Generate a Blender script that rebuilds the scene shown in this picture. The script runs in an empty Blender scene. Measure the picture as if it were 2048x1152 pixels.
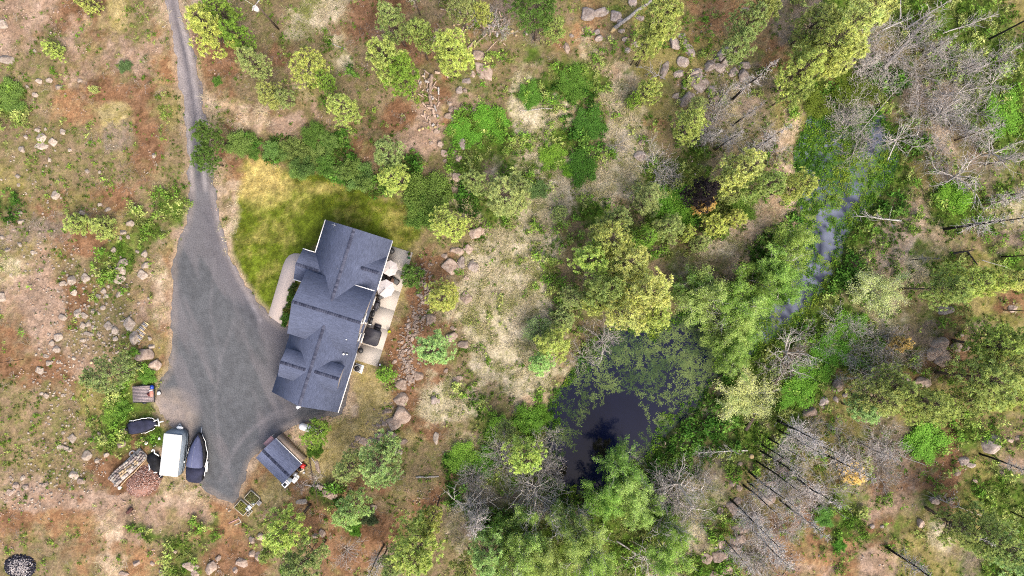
import bpy, math, random
import numpy as np
from mathutils import Vector, Matrix
from mathutils.geometry import delaunay_2d_cdt

# ---------------------------------------------------------------- camera, light, exposure
scn = bpy.context.scene
HC = 100.0          # flying height of the camera (m)
PX = 14.0           # photograph pixels per metre on the ground
cam_d = bpy.data.cameras.new('camera')
cam = bpy.data.objects.new('camera', cam_d)
scn.collection.objects.link(cam)
cam.location = (0, 0, HC)
cam.rotation_euler = (0, 0, 0)
cam_d.sensor_width = 36.0
cam_d.lens = 18.0 / (1024 / PX / HC)
cam_d.clip_start = 1.0
cam_d.clip_end = 3000.0
scn.camera = cam

SUN_EL = math.radians(52)
SUN_AZ = math.radians(148)      # clockwise from the top of the picture
world = bpy.data.worlds.new('World')
scn.world = world
world.use_nodes = True
wn = world.node_tree.nodes
wl = world.node_tree.links
bgn = wn['Background']
sky = wn.new('ShaderNodeTexSky')
sky.sky_type = 'NISHITA'
sky.sun_disc = False
sky.sun_elevation = SUN_EL
sky.sun_rotation = SUN_AZ
sky.dust_density = 6.0
sky.air_density = 1.0
sky.ozone_density = 0.6
wl.new(sky.outputs['Color'], bgn.inputs['Color'])
bgn.inputs['Strength'].default_value = 0.15
sl = bpy.data.lights.new('sun', 'SUN')
sl.energy = 0.9
sl.angle = math.radians(38)
sl.color = (1.0, 0.95, 0.88)
sun = bpy.data.objects.new('sun', sl)
scn.collection.objects.link(sun)
sdir = Vector((math.sin(SUN_AZ) * math.cos(SUN_EL), math.cos(SUN_AZ) * math.cos(SUN_EL), math.sin(SUN_EL)))
sun.rotation_euler = (-sdir).to_track_quat('-Z', 'Y').to_euler()
sun.location = sdir * 150
scn.cycles.use_denoising = False
scn.cycles.max_bounces = 6
scn.cycles.filter_width = 1.05
scn.cycles.adaptive_threshold = 0.005
scn.view_settings.view_transform = 'Standard'
scn.view_settings.look = 'None'
scn.view_settings.gamma = 1.0
scn.view_settings.use_curve_mapping = False
scn.view_settings.exposure = 1.36

# ---------------------------------------------------------------- helpers
col = scn.collection
rng = np.random.default_rng(7)
random.seed(7)
PI = math.pi

def lin(r, g=None, b=None):
    if g is None: r, g, b = r
    f = lambda c: (c / 255 / 12.92) if c <= 10 else ((c / 255 + 0.055) / 1.055) ** 2.4
    return np.array([f(r), f(g), f(b)])

ALB = 1 / 2.0          # from display-linear to albedo at this exposure
def alb(r, g=None, b=None):
    return lin(r, g, b) * ALB

def gp(u, v, z=0.0):
    k = (HC - z) / HC / PX
    return np.array([(u - 1024) * k, (576 - v) * k, z])

def uv_of(x, y, z=0.0):
    k = HC / (HC - z) * PX
    return 1024 + x * k, 576 - y * k

def tri_mesh(name, V, F, C=None, smooth=False):
    V = np.asarray(V, dtype=np.float32); F = np.asarray(F, dtype=np.int32)
    me = bpy.data.meshes.new(name)
    n = F.shape[1]
    me.vertices.add(len(V)); me.vertices.foreach_set('co', V.ravel())
    me.loops.add(F.size); me.loops.foreach_set('vertex_index', F.ravel())
    me.polygons.add(len(F))
    me.polygons.foreach_set('loop_start', np.arange(0, F.size, n, dtype=np.int32))
    me.polygons.foreach_set('loop_total', np.full(len(F), n, dtype=np.int32))
    if smooth:
        me.polygons.foreach_set('use_smooth', np.ones(len(F), dtype=bool))
    me.update(calc_edges=True)
    if C is not None:
        C = np.asarray(C, dtype=np.float32)
        a = me.attributes.new('tint', 'FLOAT_COLOR', 'POINT')
        a.data.foreach_set('color', np.concatenate([C, np.ones((len(C), 1), np.float32)], 1).ravel())
    return me

class MB:
    """collects geometry for ONE mesh"""
    def __init__(s): s.V = []; s.F = []; s.n = 0; s.C = []
    def add(s, V, F, c=None):
        V = np.asarray(V, float); F = np.asarray(F, int)
        s.V.append(V)
        if F.shape[1] == 4:
            F = np.concatenate([F[:, [0, 1, 2]], F[:, [0, 2, 3]]])
        s.F.append(F + s.n); s.n += len(V)
        s.C.append(np.tile(np.asarray(c if c is not None else (1, 1, 1), float), (len(V), 1)) if np.ndim(c) < 2 or c is None else np.asarray(c))
        return s
    def box(s, cx, cy, cz, sx, sy, sz, rz=0.0, c=None, taper=1.0):
        x, y, z = sx / 2, sy / 2, sz / 2
        V = np.array([(-x, -y, -z), (x, -y, -z), (x, y, -z), (-x, y, -z), (-x * taper, -y * taper, z), (x * taper, -y * taper, z), (x * taper, y * taper, z), (-x * taper, y * taper, z)])
        ca, sa = math.cos(rz), math.sin(rz)
        V = np.stack([V[:, 0] * ca - V[:, 1] * sa + cx, V[:, 0] * sa + V[:, 1] * ca + cy, V[:, 2] + cz], 1)
        return s.add(V, [(0, 3, 2, 1), (4, 5, 6, 7), (0, 1, 5, 4), (1, 2, 6, 5), (2, 3, 7, 6), (3, 0, 4, 7)], c)
    def prism(s, poly, z0, z1, c=None, inset=0.0):
        """vertical prism over a convex polygon"""
        P = np.array(poly, float); n = len(P); ctr = P.mean(0)
        T = ctr + (P - ctr) * (1 - inset)
        V = np.concatenate([np.c_[P, np.full(n, z0)], np.c_[T, np.full(n, z1)]])
        F = []
        for i in range(n):
            j = (i + 1) % n
            F += [(i, j, n + j), (i, n + j, n + i)]
        for i in range(1, n - 1):
            F += [(0, i + 1, i), (n, n + i, n + i + 1)]
        return s.add(V, F, c)
    def tube(s, pts, rad, n=8, c=None, cap=True):
        pts = np.array(pts, float); m = len(pts)
        rad = np.full(m, rad) if np.ndim(rad) == 0 else np.array(rad, float)
        T = np.gradient(pts, axis=0); T /= np.linalg.norm(T, axis=1)[:, None] + 1e-9
        ref = np.array([0, 0, 1.0]) if abs(T[:, 2]).mean() < .9 else np.array([1.0, 0, 0])
        A = np.cross(T, ref); A /= np.linalg.norm(A, axis=1)[:, None] + 1e-9
        B = np.cross(T, A)
        th = np.arange(n) * 2 * PI / n
        V = (pts[:, None] + rad[:, None, None] * (A[:, None] * np.cos(th)[None, :, None] + B[:, None] * np.sin(th)[None, :, None])).reshape(-1, 3)
        F = []
        for i in range(m - 1):
            for j in range(n):
                k = (j + 1) % n
                a, b, c2, d = i * n + j, i * n + k, (i + 1) * n + k, (i + 1) * n + j
                F += [(a, b, c2), (a, c2, d)]
        if cap:
            for j in range(1, n - 1):
                F += [(0, j + 1, j), ((m - 1) * n, (m - 1) * n + j, (m - 1) * n + j + 1)]
        return s.add(V, F, c)
    def cyl(s, x, y, z0, z1, r, r2=None, n=16, c=None):
        return s.tube([(x, y, z0), (x, y, z1)], [r, r if r2 is None else r2], n, c)
    def dome(s, x, y, z, rx, ry, rz, n=16, m=5, c=None):
        V = []; F = []
        for i in range(m):
            a = i / m * PI / 2
            for j in range(n):
                t = j * 2 * PI / n
                V.append((x + rx * math.cos(a) * math.cos(t), y + ry * math.cos(a) * math.sin(t), z + rz * math.sin(a)))
        V.append((x, y, z + rz))
        for i in range(m - 1):
            for j in range(n):
                k = (j + 1) % n
                F += [(i * n + j, i * n + k, (i + 1) * n + k), (i * n + j, (i + 1) * n + k, (i + 1) * n + j)]
        for j in range(n):
            F.append(((m - 1) * n + j, (m - 1) * n + (j + 1) % n, m * n))
        return s.add(V, F, c)
    def mesh(s, name, tint=False, smooth=False):
        return tri_mesh(name, np.concatenate(s.V), np.concatenate(s.F), np.concatenate(s.C) if tint else None, smooth)

def obj(name, me, mat=None, parent=None, loc=None, bevel=0.0, smooth=False):
    if isinstance(me, MB): me = me.mesh(name, tint=True, smooth=smooth)
    if mat is not None and not me.materials: me.materials.append(mat)
    o = bpy.data.objects.new(name, me); col.objects.link(o)
    if parent is not None: o.parent = parent
    if loc is not None: o.location = loc
    if bevel:
        b = o.modifiers.new('bevel', 'BEVEL'); b.width = bevel; b.segments = 2; b.limit_method = 'ANGLE'
    return o

def thing(name, label, cat, loc=(0, 0, 0), rz=0.0, group=None):
    o = bpy.data.objects.new(name, None); col.objects.link(o)
    o.location = loc; o.rotation_euler = (0, 0, rz)
    o.empty_display_size = 0.2
    o['label'] = label; o['category'] = cat
    if group: o['group'] = group
    return o

def tag(o, label=None, cat=None, group=None, kind=None):
    if label: o['label'] = label
    if cat: o['category'] = cat
    if group: o['group'] = group
    if kind: o['kind'] = kind
    return o

# ---- noise in numpy
_tab = rng.random((256, 256))
def vnoise(x, y, s, seed=0):
    x = x / s + seed * 17.31 + 500; y = y / s + seed * 9.77 + 500
    xi = np.floor(x).astype(int); yi = np.floor(y).astype(int)
    fx = x - xi; fy = y - yi
    fx = fx * fx * (3 - 2 * fx); fy = fy * fy * (3 - 2 * fy)
    g = lambda a, b: _tab[a & 255, b & 255]
    return (g(xi, yi) * (1 - fx) + g(xi + 1, yi) * fx) * (1 - fy) + (g(xi, yi + 1) * (1 - fx) + g(xi + 1, yi + 1) * fx) * fy
def fbm(x, y, s, seed=0, octv=4, gain=0.55):
    t = 0; a = 1; n = 0
    for i in range(octv):
        # rotate each octave so the lattice does not show
        c, d = math.cos(i * 1.1 + seed), math.sin(i * 1.1 + seed)
        t = t + a * (vnoise(x * c - y * d, x * d + y * c, s, seed + i * 3) - 0.5); n += a; a *= gain; s *= 0.5
    return t / n * 2      # about -1..1, mostly +-0.6

# ---------------------------------------------------------------- materials
MATS = {}
def nodes(name):
    m = bpy.data.materials.new(name); m.use_nodes = True
    nt = m.node_tree; b = nt.nodes['Principled BSDF']
    MATS[name] = m
    return m, nt, b
def N(nt, t, **kw):
    n = nt.nodes.new(t)
    for k, v in kw.items(): setattr(n, k, v)
    return n
def simple(name, c, rough=0.7, spec=0.3, metal=0.0, var=0.12, scale=3.0, tint=False, bump=0.0, rand=0.0, streak=None):
    """principled with noisy colour; tint = multiply by mesh attribute; rand = brightness change per object"""
    m, nt, b = nodes(name)
    L = nt.links
    tc = N(nt, 'ShaderNodeTexCoord')
    no = N(nt, 'ShaderNodeTexNoise'); no.inputs['Scale'].default_value = scale; no.inputs['Detail'].default_value = 5
    if streak:
        mp = N(nt, 'ShaderNodeMapping'); mp.inputs['Scale'].default_value = streak
        L.new(tc.outputs['Object'], mp.inputs['Vector']); L.new(mp.outputs['Vector'], no.inputs['Vector'])
    else:
        L.new(tc.outputs['Object'], no.inputs['Vector'])
    mr = N(nt, 'ShaderNodeMapRange'); mr.inputs['From Min'].default_value = 0.3; mr.inputs['From Max'].default_value = 0.7
    mr.inputs['To Min'].default_value = 1 - var * 2; mr.inputs['To Max'].default_value = 1 + var * 2
    L.new(no.outputs['Fac'], mr.inputs['Value'])
    mul = N(nt, 'ShaderNodeMix', data_type='RGBA', blend_type='MULTIPLY'); mul.inputs[0].default_value = 1
    mul.inputs[6].default_value = (*c, 1)
    L.new(mr.outputs['Result'], mul.inputs[7])
    out = mul.outputs[2]
    if tint:
        at = N(nt, 'ShaderNodeAttribute', attribute_name='tint')
        m2 = N(nt, 'ShaderNodeMix', data_type='RGBA', blend_type='MULTIPLY'); m2.inputs[0].default_value = 1
        L.new(out, m2.inputs[6]); L.new(at.outputs['Color'], m2.inputs[7]); out = m2.outputs[2]
    if rand:
        oi = N(nt, 'ShaderNodeObjectInfo')
        r2 = N(nt, 'ShaderNodeMapRange'); r2.inputs['To Min'].default_value = 1 - rand; r2.inputs['To Max'].default_value = 1 + rand
        L.new(oi.outputs['Random'], r2.inputs['Value'])
        m3 = N(nt, 'ShaderNodeMix', data_type='RGBA', blend_type='MULTIPLY'); m3.inputs[0].default_value = 1
        L.new(out, m3.inputs[6]); L.new(r2.outputs['Result'], m3.inputs[7]); out = m3.outputs[2]
    L.new(out, b.inputs['Base Color'])
    b.inputs['Roughness'].default_value = rough
    b.inputs['Specular IOR Level'].default_value = spec
    b.inputs['Metallic'].default_value = metal
    if bump:
        bp = N(nt, 'ShaderNodeBump'); bp.inputs['Strength'].default_value = bump; bp.inputs['Distance'].default_value = 0.05
        L.new(no.outputs['Fac'], bp.inputs['Height']); L.new(bp.outputs['Normal'], b.inputs['Normal'])
    return m

def leaf_mat(name, instanced=False, objcol=True, trans=0.35, up=1.1, gain=1.0):
    m, nt, b = nodes(name); L = nt.links
    at = N(nt, 'ShaderNodeAttribute', attribute_name='tint')
    out = at.outputs['Color']
    if instanced:
        ai = N(nt, 'ShaderNodeAttribute', attribute_name='hue'); ai.attribute_type = 'INSTANCER'
        mm = N(nt, 'ShaderNodeMix', data_type='RGBA', blend_type='MULTIPLY'); mm.inputs[0].default_value = 1
        L.new(out, mm.inputs[6]); L.new(ai.outputs['Color'], mm.inputs[7]); out = mm.outputs[2]
    elif objcol:
        oi = N(nt, 'ShaderNodeObjectInfo')
        mm = N(nt, 'ShaderNodeMix', data_type='RGBA', blend_type='MULTIPLY'); mm.inputs[0].default_value = 1
        L.new(out, mm.inputs[6]); L.new(oi.outputs['Color'], mm.inputs[7]); out = mm.outputs[2]
    d = N(nt, 'ShaderNodeBsdfDiffuse'); t = N(nt, 'ShaderNodeBsdfTranslucent'); mx = N(nt, 'ShaderNodeMixShader')
    # soften the normals towards the sky, as a mass of needles scatters light
    ge = N(nt, 'ShaderNodeNewGeometry'); ad = N(nt, 'ShaderNodeVectorMath', operation='ADD'); ad.inputs[1].default_value = (0, 0, up)
    nm = N(nt, 'ShaderNodeVectorMath', operation='NORMALIZE'); L.new(ge.outputs['Normal'], ad.inputs[0]); L.new(ad.outputs[0], nm.inputs[0]); L.new(nm.outputs[0], d.inputs['Normal'])
    gn = N(nt, 'ShaderNodeMix', data_type='RGBA', blend_type='MULTIPLY'); gn.inputs[0].default_value = 1; gn.inputs[7].default_value = (gain, gain, gain, 1)
    L.new(out, gn.inputs[6]); out = gn.outputs[2]
    mx.inputs[0].default_value = trans
    L.new(out, d.inputs['Color']); L.new(out, t.inputs['Color'])
    L.new(d.outputs[0], mx.inputs[1]); L.new(t.outputs[0], mx.inputs[2])
    nt.nodes.remove(b)
    L.new(mx.outputs[0], nt.nodes['Material Output'].inputs['Surface'])
    return m

M_leaf = leaf_mat('foliage', trans=.48, up=2.0, gain=2.3)
M_leaf_i = leaf_mat('ground_plants', instanced=True, trans=0.2, up=1.0, gain=1.4)
M_bark = simple('pine_bark', (0.10, 0.075, 0.06), 0.9, 0.1, var=0.25, scale=6, rand=0.15)
M_char = simple('charred_bark', (0.012, 0.011, 0.011), 0.75, 0.2, var=0.3, scale=6)
M_dead = simple('weathered_dead_wood', (0.39, 0.355, 0.33), 0.9, 0.1, var=0.2, scale=4, tint=True, rand=0.2)
M_pale = simple('pale_birch_bark', (0.42, 0.40, 0.36), 0.8, 0.1, var=0.15, scale=4)
M_white = simple('white_paint', (0.72, 0.72, 0.70), 0.45, 0.4, var=0.03)
M_black = simple('black_plastic', (0.012, 0.012, 0.014), 0.5, 0.4, var=0.1)
M_metal = simple('galvanised_metal', (0.35, 0.36, 0.38), 0.4, 0.5, metal=0.6, var=0.08)
# ---------------------------------------------------------------- layout of the ground
DRIVE = [(330,-60),(331,0),(345,60),(353,120),(362,180),(370,240),(376,300),(379,360),(380,405),(372,445),(356,490),(346,520),(344,560),(344,640),(343,700),(336,742),(318,768),(312,800),(318,830),(345,855),(372,900),(382,950),(405,975),(440,1000),(460,1008),(474,1000),(489,962),(500,930),(514,908),(530,894),(560,870),(600,846),(640,838),(684,826),(700,760),(650,640),(566,652),(537,630),(512,600),(480,552),(457,505),(442,452),(433,400),(425,350),(419,300),(412,240),(402,180),(391,120),(376,70),(362,30),(354,0),(352,-60)]
POND = [(1092,870),(1098,815),(1118,775),(1150,742),(1180,705),(1200,668),(1240,655),(1300,655),(1340,640),(1372,618),(1425,612),(1478,600),(1520,580),(1560,555),(1592,520),(1604,470),(1606,420),(1592,370),(1590,325),(1596,275),(1622,232),(1660,212),(1720,205),(1768,220),(1790,262),(1800,318),(1782,366),(1752,402),(1722,432),(1696,472),(1684,520),(1664,562),(1634,604),(1602,650),(1545,690),(1502,712),(1455,742),(1425,772),(1402,812),(1352,850),(1318,890),(1290,930),(1250,960),(1185,995),(1135,992),(1110,965),(1094,905)]
LAWN = [(487,318),(520,322),(560,330),(610,345),(660,362),(720,378),(780,392),(826,408),(842,440),(836,475),(812,500),(780,500),(660,450),(600,560),(545,640),(530,620),(505,590),(480,548),(468,512),(470,470),(476,410),(481,360)]

def poly_xy(P): return np.array([gp(u, v)[:2] for u, v in P])
def inside(P, x, y):
    r = np.zeros(x.shape, bool); n = len(P)
    for i in range(n):
        x0, y0 = P[i]; x1, y1 = P[(i + 1) % n]
        c = ((y0 > y) != (y1 > y)) & (x < (x1 - x0) * (y - y0) / (y1 - y0 + 1e-12) + x0)
        r ^= c
    return r
def dist(P, x, y, closed=True):
    d = np.full(x.shape, 1e9); n = len(P)
    for i in range(n if closed else n - 1):
        x0, y0 = P[i]; x1, y1 = P[(i + 1) % n]
        L2 = (x1 - x0) ** 2 + (y1 - y0) ** 2 + 1e-9
        t = np.clip(((x - x0) * (x1 - x0) + (y - y0) * (y1 - y0)) / L2, 0, 1)
        d = np.minimum(d, (x - x0 - t * (x1 - x0)) ** 2 + (y - y0 - t * (y1 - y0)) ** 2)
    return np.sqrt(d)
def sdist(P, x, y):          # negative inside
    d = dist(P, x, y); return np.where(inside(P, x, y), -d, d)

ROWS = [
 "pprygccggttrrggmmgoeeeoommGeGGGe",
 "pgpppprcrgtgrrggmrtgeeeoopmeemGG",
 "ggprporggtggggrgtGGcegmmmGeDmtGG",
 "Ggoyreccppggrppgttgtegcmegcgmt GG".replace(' ', ''),
 "gggmrgcgDgDrgpGGtGDtgGmggcGGDcgG",
 "egggrgcoyyDDDgGpGtttGGmgcgGGemmg",
 "DrergGccyyyyyGDGttGgGGGccDGDcGGt",
 "mmryGpccyyyyygggttgGGggcDDGGccgm",
 "tpgGpoccyyyyyrrttggGgmcDDDDctGeG",
 "pprgpoccggyygrgttgGGggggDGctgeer",
 "rpggrocccccyrrgttggGDDDGDGGmmrme",
 "rrpgGrcccccyrrgttgDDDDDGmmGrrree",
 "ggeeGycccccyrtGgcDDDDDDGGgemeere",
 "gggGGcccccyyyrggGGDDDDDmGeemmeGg",
 "gggrrcccoyymggrGGmDDDDmgGermprep",
 "pprppccoyrDggrDmmDDDDmmgermgpreG",
 "rooccgGogrrrrgmDGGGGGmGerrGreteG".replace('cc', 'cp'),
 "ggocoGrrggrrmgggGGGGmmGgroopeemG",
]
TYPES = ['p','r','o','y','t','c','g','G','D','e','m']
# per type: three natural colours (display values), patch mixing noise picks between them
TC = {
 'p': [(190,164,144),(172,142,118),(156,134,114)],
 'r': [(146,108,78),(166,128,98),(116,86,60)],
 'o': [(178,136,98),(160,118,84),(196,164,122)],
 'y': [(196,176,118),(206,188,138),(170,156,92)],
 't': [(222,208,182),(204,192,160),(172,166,122)],
 'c': [(214,192,166),(186,160,130),(176,152,122)],
 'g': [(168,144,116),(150,134,96),(130,132,74)],
 'G': [(92,122,42),(112,138,52),(118,118,66)],
 'D': [(76,98,40),(92,112,48),(90,88,54)],
 'e': [(160,150,88),(172,156,106),(140,136,66)],
 'm': [(172,152,136),(150,132,114),(128,124,86)],
}
XR, YR, GS = 96.0, 60.0, 0.25
gx = np.arange(-XR, XR + 0.01, GS); gy = np.arange(-YR, YR + 0.01, GS)
GX, GY = np.meshgrid(gx, gy, indexing='ij')
U = 1024 + GX * PX; Vv = 576 - GY * PX

# type weights
wu = U + 26 * fbm(GX, GY, 9, 1) * 1.6 + 14 * fbm(GX, GY, 2.4, 2)
wv = Vv + 26 * fbm(GX, GY, 9, 3) * 1.6 + 14 * fbm(GX, GY, 2.4, 4)
cu = np.clip((wu - 32) / 64, 0, 30.999); cv = np.clip((wv - 32) / 64, 0, 16.999)
iu = cu.astype(int); iv = cv.astype(int); fu = cu - iu; fv = cv - iv
fu = fu * fu * (3 - 2 * fu); fv = fv * fv * (3 - 2 * fv)
cell = np.array([[TYPES.index(ch) for ch in (r + 'g' * 32)[:32]] for r in ROWS])
W = {}
for k, ty in enumerate(TYPES):
    m = (cell == k).astype(float)
    W[ty] = (m[iv, iu] * (1 - fu) * (1 - fv) + m[iv, np.minimum(iu + 1, 31)] * fu * (1 - fv) + m[np.minimum(iv + 1, 17), iu] * (1 - fu) * fv + m[np.minimum(iv + 1, 17), np.minimum(iu + 1, 31)] * fu * fv)
# blobs: (type, u, v, ru, rv, angle, strength)
BL = [('G',1100,190,70,40,10,1.2),('D',1170,270,34,64,0,1.3),('G',1120,300,40,28,0,1.2),('D',1150,190,60,30,20,1.0),('G',1065,190,22,20,0,1.2),('t',1120,365,90,34,0,1.6),
 ('t',1045,270,30,60,0,1.0),('t',1200,215,14,26,0,.9),('c',1215,150,26,16,0,1.5),('o',1310,255,36,26,0,1.2),('o',1410,60,50,50,0,1.3),('r',1420,45,30,30,0,.6),
 ('D',650,285,26,22,10,1.0),('D',610,300,26,16,10,.9),('D',545,302,26,10,8,.9),('D',490,288,20,12,8,1.0),('G',580,318,26,10,0,.9),('D',700,350,28,12,30,.9),('p',600,262,40,10,0,.8),('D',850,395,24,26,0,1.0),('p',760,345,14,14,0,.8),('G',965,330,26,22,0,1.0),('G',950,250,50,40,20,1.1),
 ('p',540,235,60,20,0,1.0),('p',735,300,26,18,0,1.0),('p',830,290,40,40,0,1.0),('r',780,220,50,30,0,.9),('p',730,40,60,40,0,.8),('r',700,60,60,50,0,1.0),
 ('G',640,90,40,20,30,1.0),('D',700,150,20,26,0,1.0),('G',650,200,18,34,0,.9),
 ('t',580,30,60,30,20,1.0),('t',695,125,24,18,0,1.0),('r',450,120,34,40,-20,1.2),('r',430,300,34,30,0,.7),
 ('G',240,540,26,34,20,1.5),('G',236,510,16,14,0,1.3),('G',300,755,22,20,0,1.5),('G',235,820,40,34,0,1.3),('G',345,400,30,60,0,.9),('c',320,580,26,100,0,1.2),
 ('p',90,620,50,50,30,1.5),('p',120,1005,150,26,-6,1.6),('p',200,1040,60,34,20,1.0),('o',90,1040,60,16,0,1.0),('o',230,1100,40,30,0,.9),('o',400,1060,60,26,0,1.0),
 ('p',380,1010,70,30,20,1.0),('G',300,1070,40,16,20,1.0),('G',355,1085,30,14,10,1.4),('p',160,1120,24,26,30,1.2),('r',290,965,46,34,0,2.0),('G',330,880,34,24,0,.8),
 ('o',200,165,34,16,0,1.2),('o',330,80,22,60,0,1.0),('r',280,180,50,30,0,1.0),('r',300,290,26,40,0,1.2),('p',215,205,18,18,0,1.0),('o',330,270,12,50,0,.6),
 ('y',690,890,60,60,-30,1.3),('y',740,800,40,60,20,1.2),('G',760,740,30,24,0,.7),('y',800,610,20,60,15,1.2),('r',830,640,30,120,8,1.4),('G',650,940,26,20,0,.6),
 ('t',990,600,75,150,0,1.5),('G',1100,560,24,90,-20,1.0),('G',1000,700,14,20,0,.8),('t',1060,620,34,80,0,1.2),('t',890,780,70,60,0,1.4),('G',985,870,34,60,-30,1.6),('G',1050,800,24,40,30,1.0),
 ('c',1052,800,14,34,0,1.3),('r',900,860,50,50,0,.7),('r',760,1000,80,70,0,1.0),('D',930,930,60,26,0,.9),('G',910,920,24,24,0,1.2),
 ('c',1568,250,24,64,10,2.4),('c',1500,430,95,20,-42,2.4),('t',1440,490,70,24,-42,1.6),('D',1540,470,90,30,-42,1.4),('G',1310,390,60,40,20,1.0),('D',1400,450,60,16,30,.9),
 ('c',1785,495,38,64,20,2.2),('t',1740,560,60,26,-30,.8),('G',1680,640,60,40,10,1.3),('G',1600,790,44,90,40,1.5),('G',1560,700,20,60,50,.9),('r',1700,740,80,40,0,1.0),
 ('G',1880,400,50,40,0,1.1),('G',2010,200,50,50,0,1.2),('G',1880,120,60,34,-20,1.2),('G',1600,60,34,20,0,1.3),('G',1860,40,40,30,0,1.0),('G',2000,30,50,30,0,.9),('c',1870,200,50,60,20,1.4),('c',1875,260,40,16,0,.8),
 ('r',1900,870,34,60,-10,1.4),('r',1800,960,70,40,0,1.3),('p',1760,1010,40,50,20,1.4),('G',1850,880,34,30,0,1.6),('G',1650,1010,24,30,20,1.0),('o',1560,1100,60,34,20,1.3),('p',1640,1140,60,16,0,1.2),('G',1975,985,50,34,-20,1.0),
 ('e',1980,840,60,60,0,1.0),('c',1690,930,70,26,0,1.2),('G',1480,900,60,60,0,1.1),('e',1450,1060,40,40,0,1.2),('G',1390,1130,60,24,0,1.4),('e',1500,960,40,40,0,1.0),('G',1500,860,30,24,0,.9),
 ('D',1690,180,90,20,-20,1.1),('m',1760,90,60,60,30,1.4),('m',1800,180,50,40,0,1.0),('o',1170,80,60,40,0,1.0),('G',1240,20,24,12,0,1.0),('m',960,20,60,26,20,1.2),('r',880,190,30,60,0,1.6),('o',892,170,10,50,0,1.2),('y',888,235,22,20,0,1.6),('o',872,245,26,16,0,1.4),('y',862,215,10,20,0,1.2),('o',930,75,20,26,0,1.2),
 ('c',455,420,16,80,4,1.4),('r',455,290,30,60,0,1.0),('g',30,430,40,34,0,1.0),('G',22,200,22,40,0,1.2),('m',130,470,50,34,0,.6),('r',180,500,40,30,0,1.0)]
for ty, bu, bv, ru, rv, an, st in BL:
    a = math.radians(an); du = wu - bu; dv = wv - bv
    q = ((du * math.cos(a) + dv * math.sin(a)) / ru) ** 2 + ((-du * math.sin(a) + dv * math.cos(a)) / rv) ** 2
    W[ty] = W[ty] + st * np.clip(1.25 - q, 0, 1) * .8
# a little of everything mixes in everywhere; the raw weights also steer the undergrowth
lft = np.clip((860 - U) / 100, 0, 1); W['g'] = W['g'] + .34 + .12 * lft; mid_ = np.clip((U - 830) / 100, 0, 1) * np.clip((1560 - U) / 120, 0, 1); W['t'] = W['t'] + .42 * mid_ * np.clip((Vv - 120) / 120, 0, 1); W['r'] = W['r'] * (1 - .55 * mid_) + .24 * np.clip((900 - U) / 120, .15, 1); W['m'] = W['m'] * (1 - .4 * mid_); W['c'] = W['c'] + .2 * np.clip((U - 1400) / 200, 0, 1); W['e'] = W['e'] + .14 + .16 * lft + .1 * np.clip((U - 1500) / 200, 0, 1); W['G'] = W['G'] + .08 + .26 * np.clip((U - 840) / 120, 0, 1) + .1 * np.clip((U - 1400) / 200, 0, 1); W['p'] = W['p'] + .03
rawG = W['G'] - .08; rawD = W['D'] + 0
# patchy competition between the types
S = np.zeros_like(U)
for k, ty in enumerate(TYPES):
    nz = fbm(GX, GY, 4.0, 20 + k, 5, 0.72)
    W[ty] = np.exp((W[ty] + 1.25 * nz * np.clip(W[ty] * 3, 0, 1) + .5 * fbm(GX, GY, .9, 140 + k, 3, .8) * np.clip(W[ty] * 3, 0, 1) - np.clip(.15 - W[ty], 0, 1) * 9) / 0.2)
    S += W[ty]
for ty in TYPES: W[ty] = W[ty] / S

dP, pP, lP = poly_xy(DRIVE), poly_xy(POND), poly_xy(LAWN)
sdr = sdist(dP, GX, GY); spo = sdist(pP, GX, GY); sla = sdist(lP, GX, GY)
HA = math.radians(17.3); HO = gp(660, 640)[:2]
def hloc(x, y):
    dx, dy = x - HO[0], y - HO[1]
    return dx * math.cos(HA) - dy * math.sin(HA), dx * math.sin(HA) + dy * math.cos(HA)
hx, hy = hloc(GX, GY)
hbox = np.maximum(np.maximum(-9.2 - hx, hx - 8.9), np.maximum(-12.5 - hy, hy - 13.6))  # house + patio + walk
wav = 0.45 * fbm(GX, GY, 3, 60, 3)
lawn = np.clip(0.5 - (sla + wav * 2.2 + .5 * fbm(GX, GY, .8, 61, 2)) / 0.9, 0, 1)
pond = np.clip(0.5 - (spo + wav * 1.3) / 0.8, 0, 1)

C = np.zeros(U.shape + (3,))
n1 = fbm(GX, GY, 1.7, 41, 5, 0.8); n2 = fbm(GX, GY, 0.9, 42, 4, 0.8)
for ty in TYPES:
    a, b, c3 = [alb(q) for q in TC[ty]]
    m1 = np.clip(0.5 + n1 * 1.6, 0, 1)[..., None]; m2 = np.clip(0.1 + n2 * 1.8, 0, 1)[..., None]
    C += W[ty][..., None] * ((a * (1 - m1) + b * m1) * (1 - m2) + c3 * m2)
# lawn: tan at the top left, olive green elsewhere
ly = np.clip(1.15 - ((U - 525) / 62) ** 2 - ((Vv - 365) / 60) ** 2, 0, 1) + np.clip(1 - ((U - 800) / 50) ** 2 - ((Vv - 455) / 45) ** 2, 0, 1) * .45 + np.clip(1 - ((U - 640) / 60) ** 2 - ((Vv - 375) / 16) ** 2, 0, 1) * .5
ly = np.clip(ly + .04 + 0.85 * fbm(GX, GY, 3.0, 70, 5, 0.75), 0, 1)[..., None]
lc = alb(106, 122, 34) * (1 - ly) + alb(202, 182, 112) * ly
lc = lc * (1 + 0.75 * fbm(GX, GY, 0.9, 71, 3, .95)[..., None])
lc = lc * (1 - 0.5 * np.clip(0.3 + 2 * fbm(GX, GY, 5, 72, 3), 0, 1) * (1 - ly[..., 0]) * .6)[..., None]
lm = lawn[..., None]; C = C * (.88 + .22 * (W['t'] + W['c']) + .08 * W['p'])[..., None]
C = C * (1 - lm) + lc * lm
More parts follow.
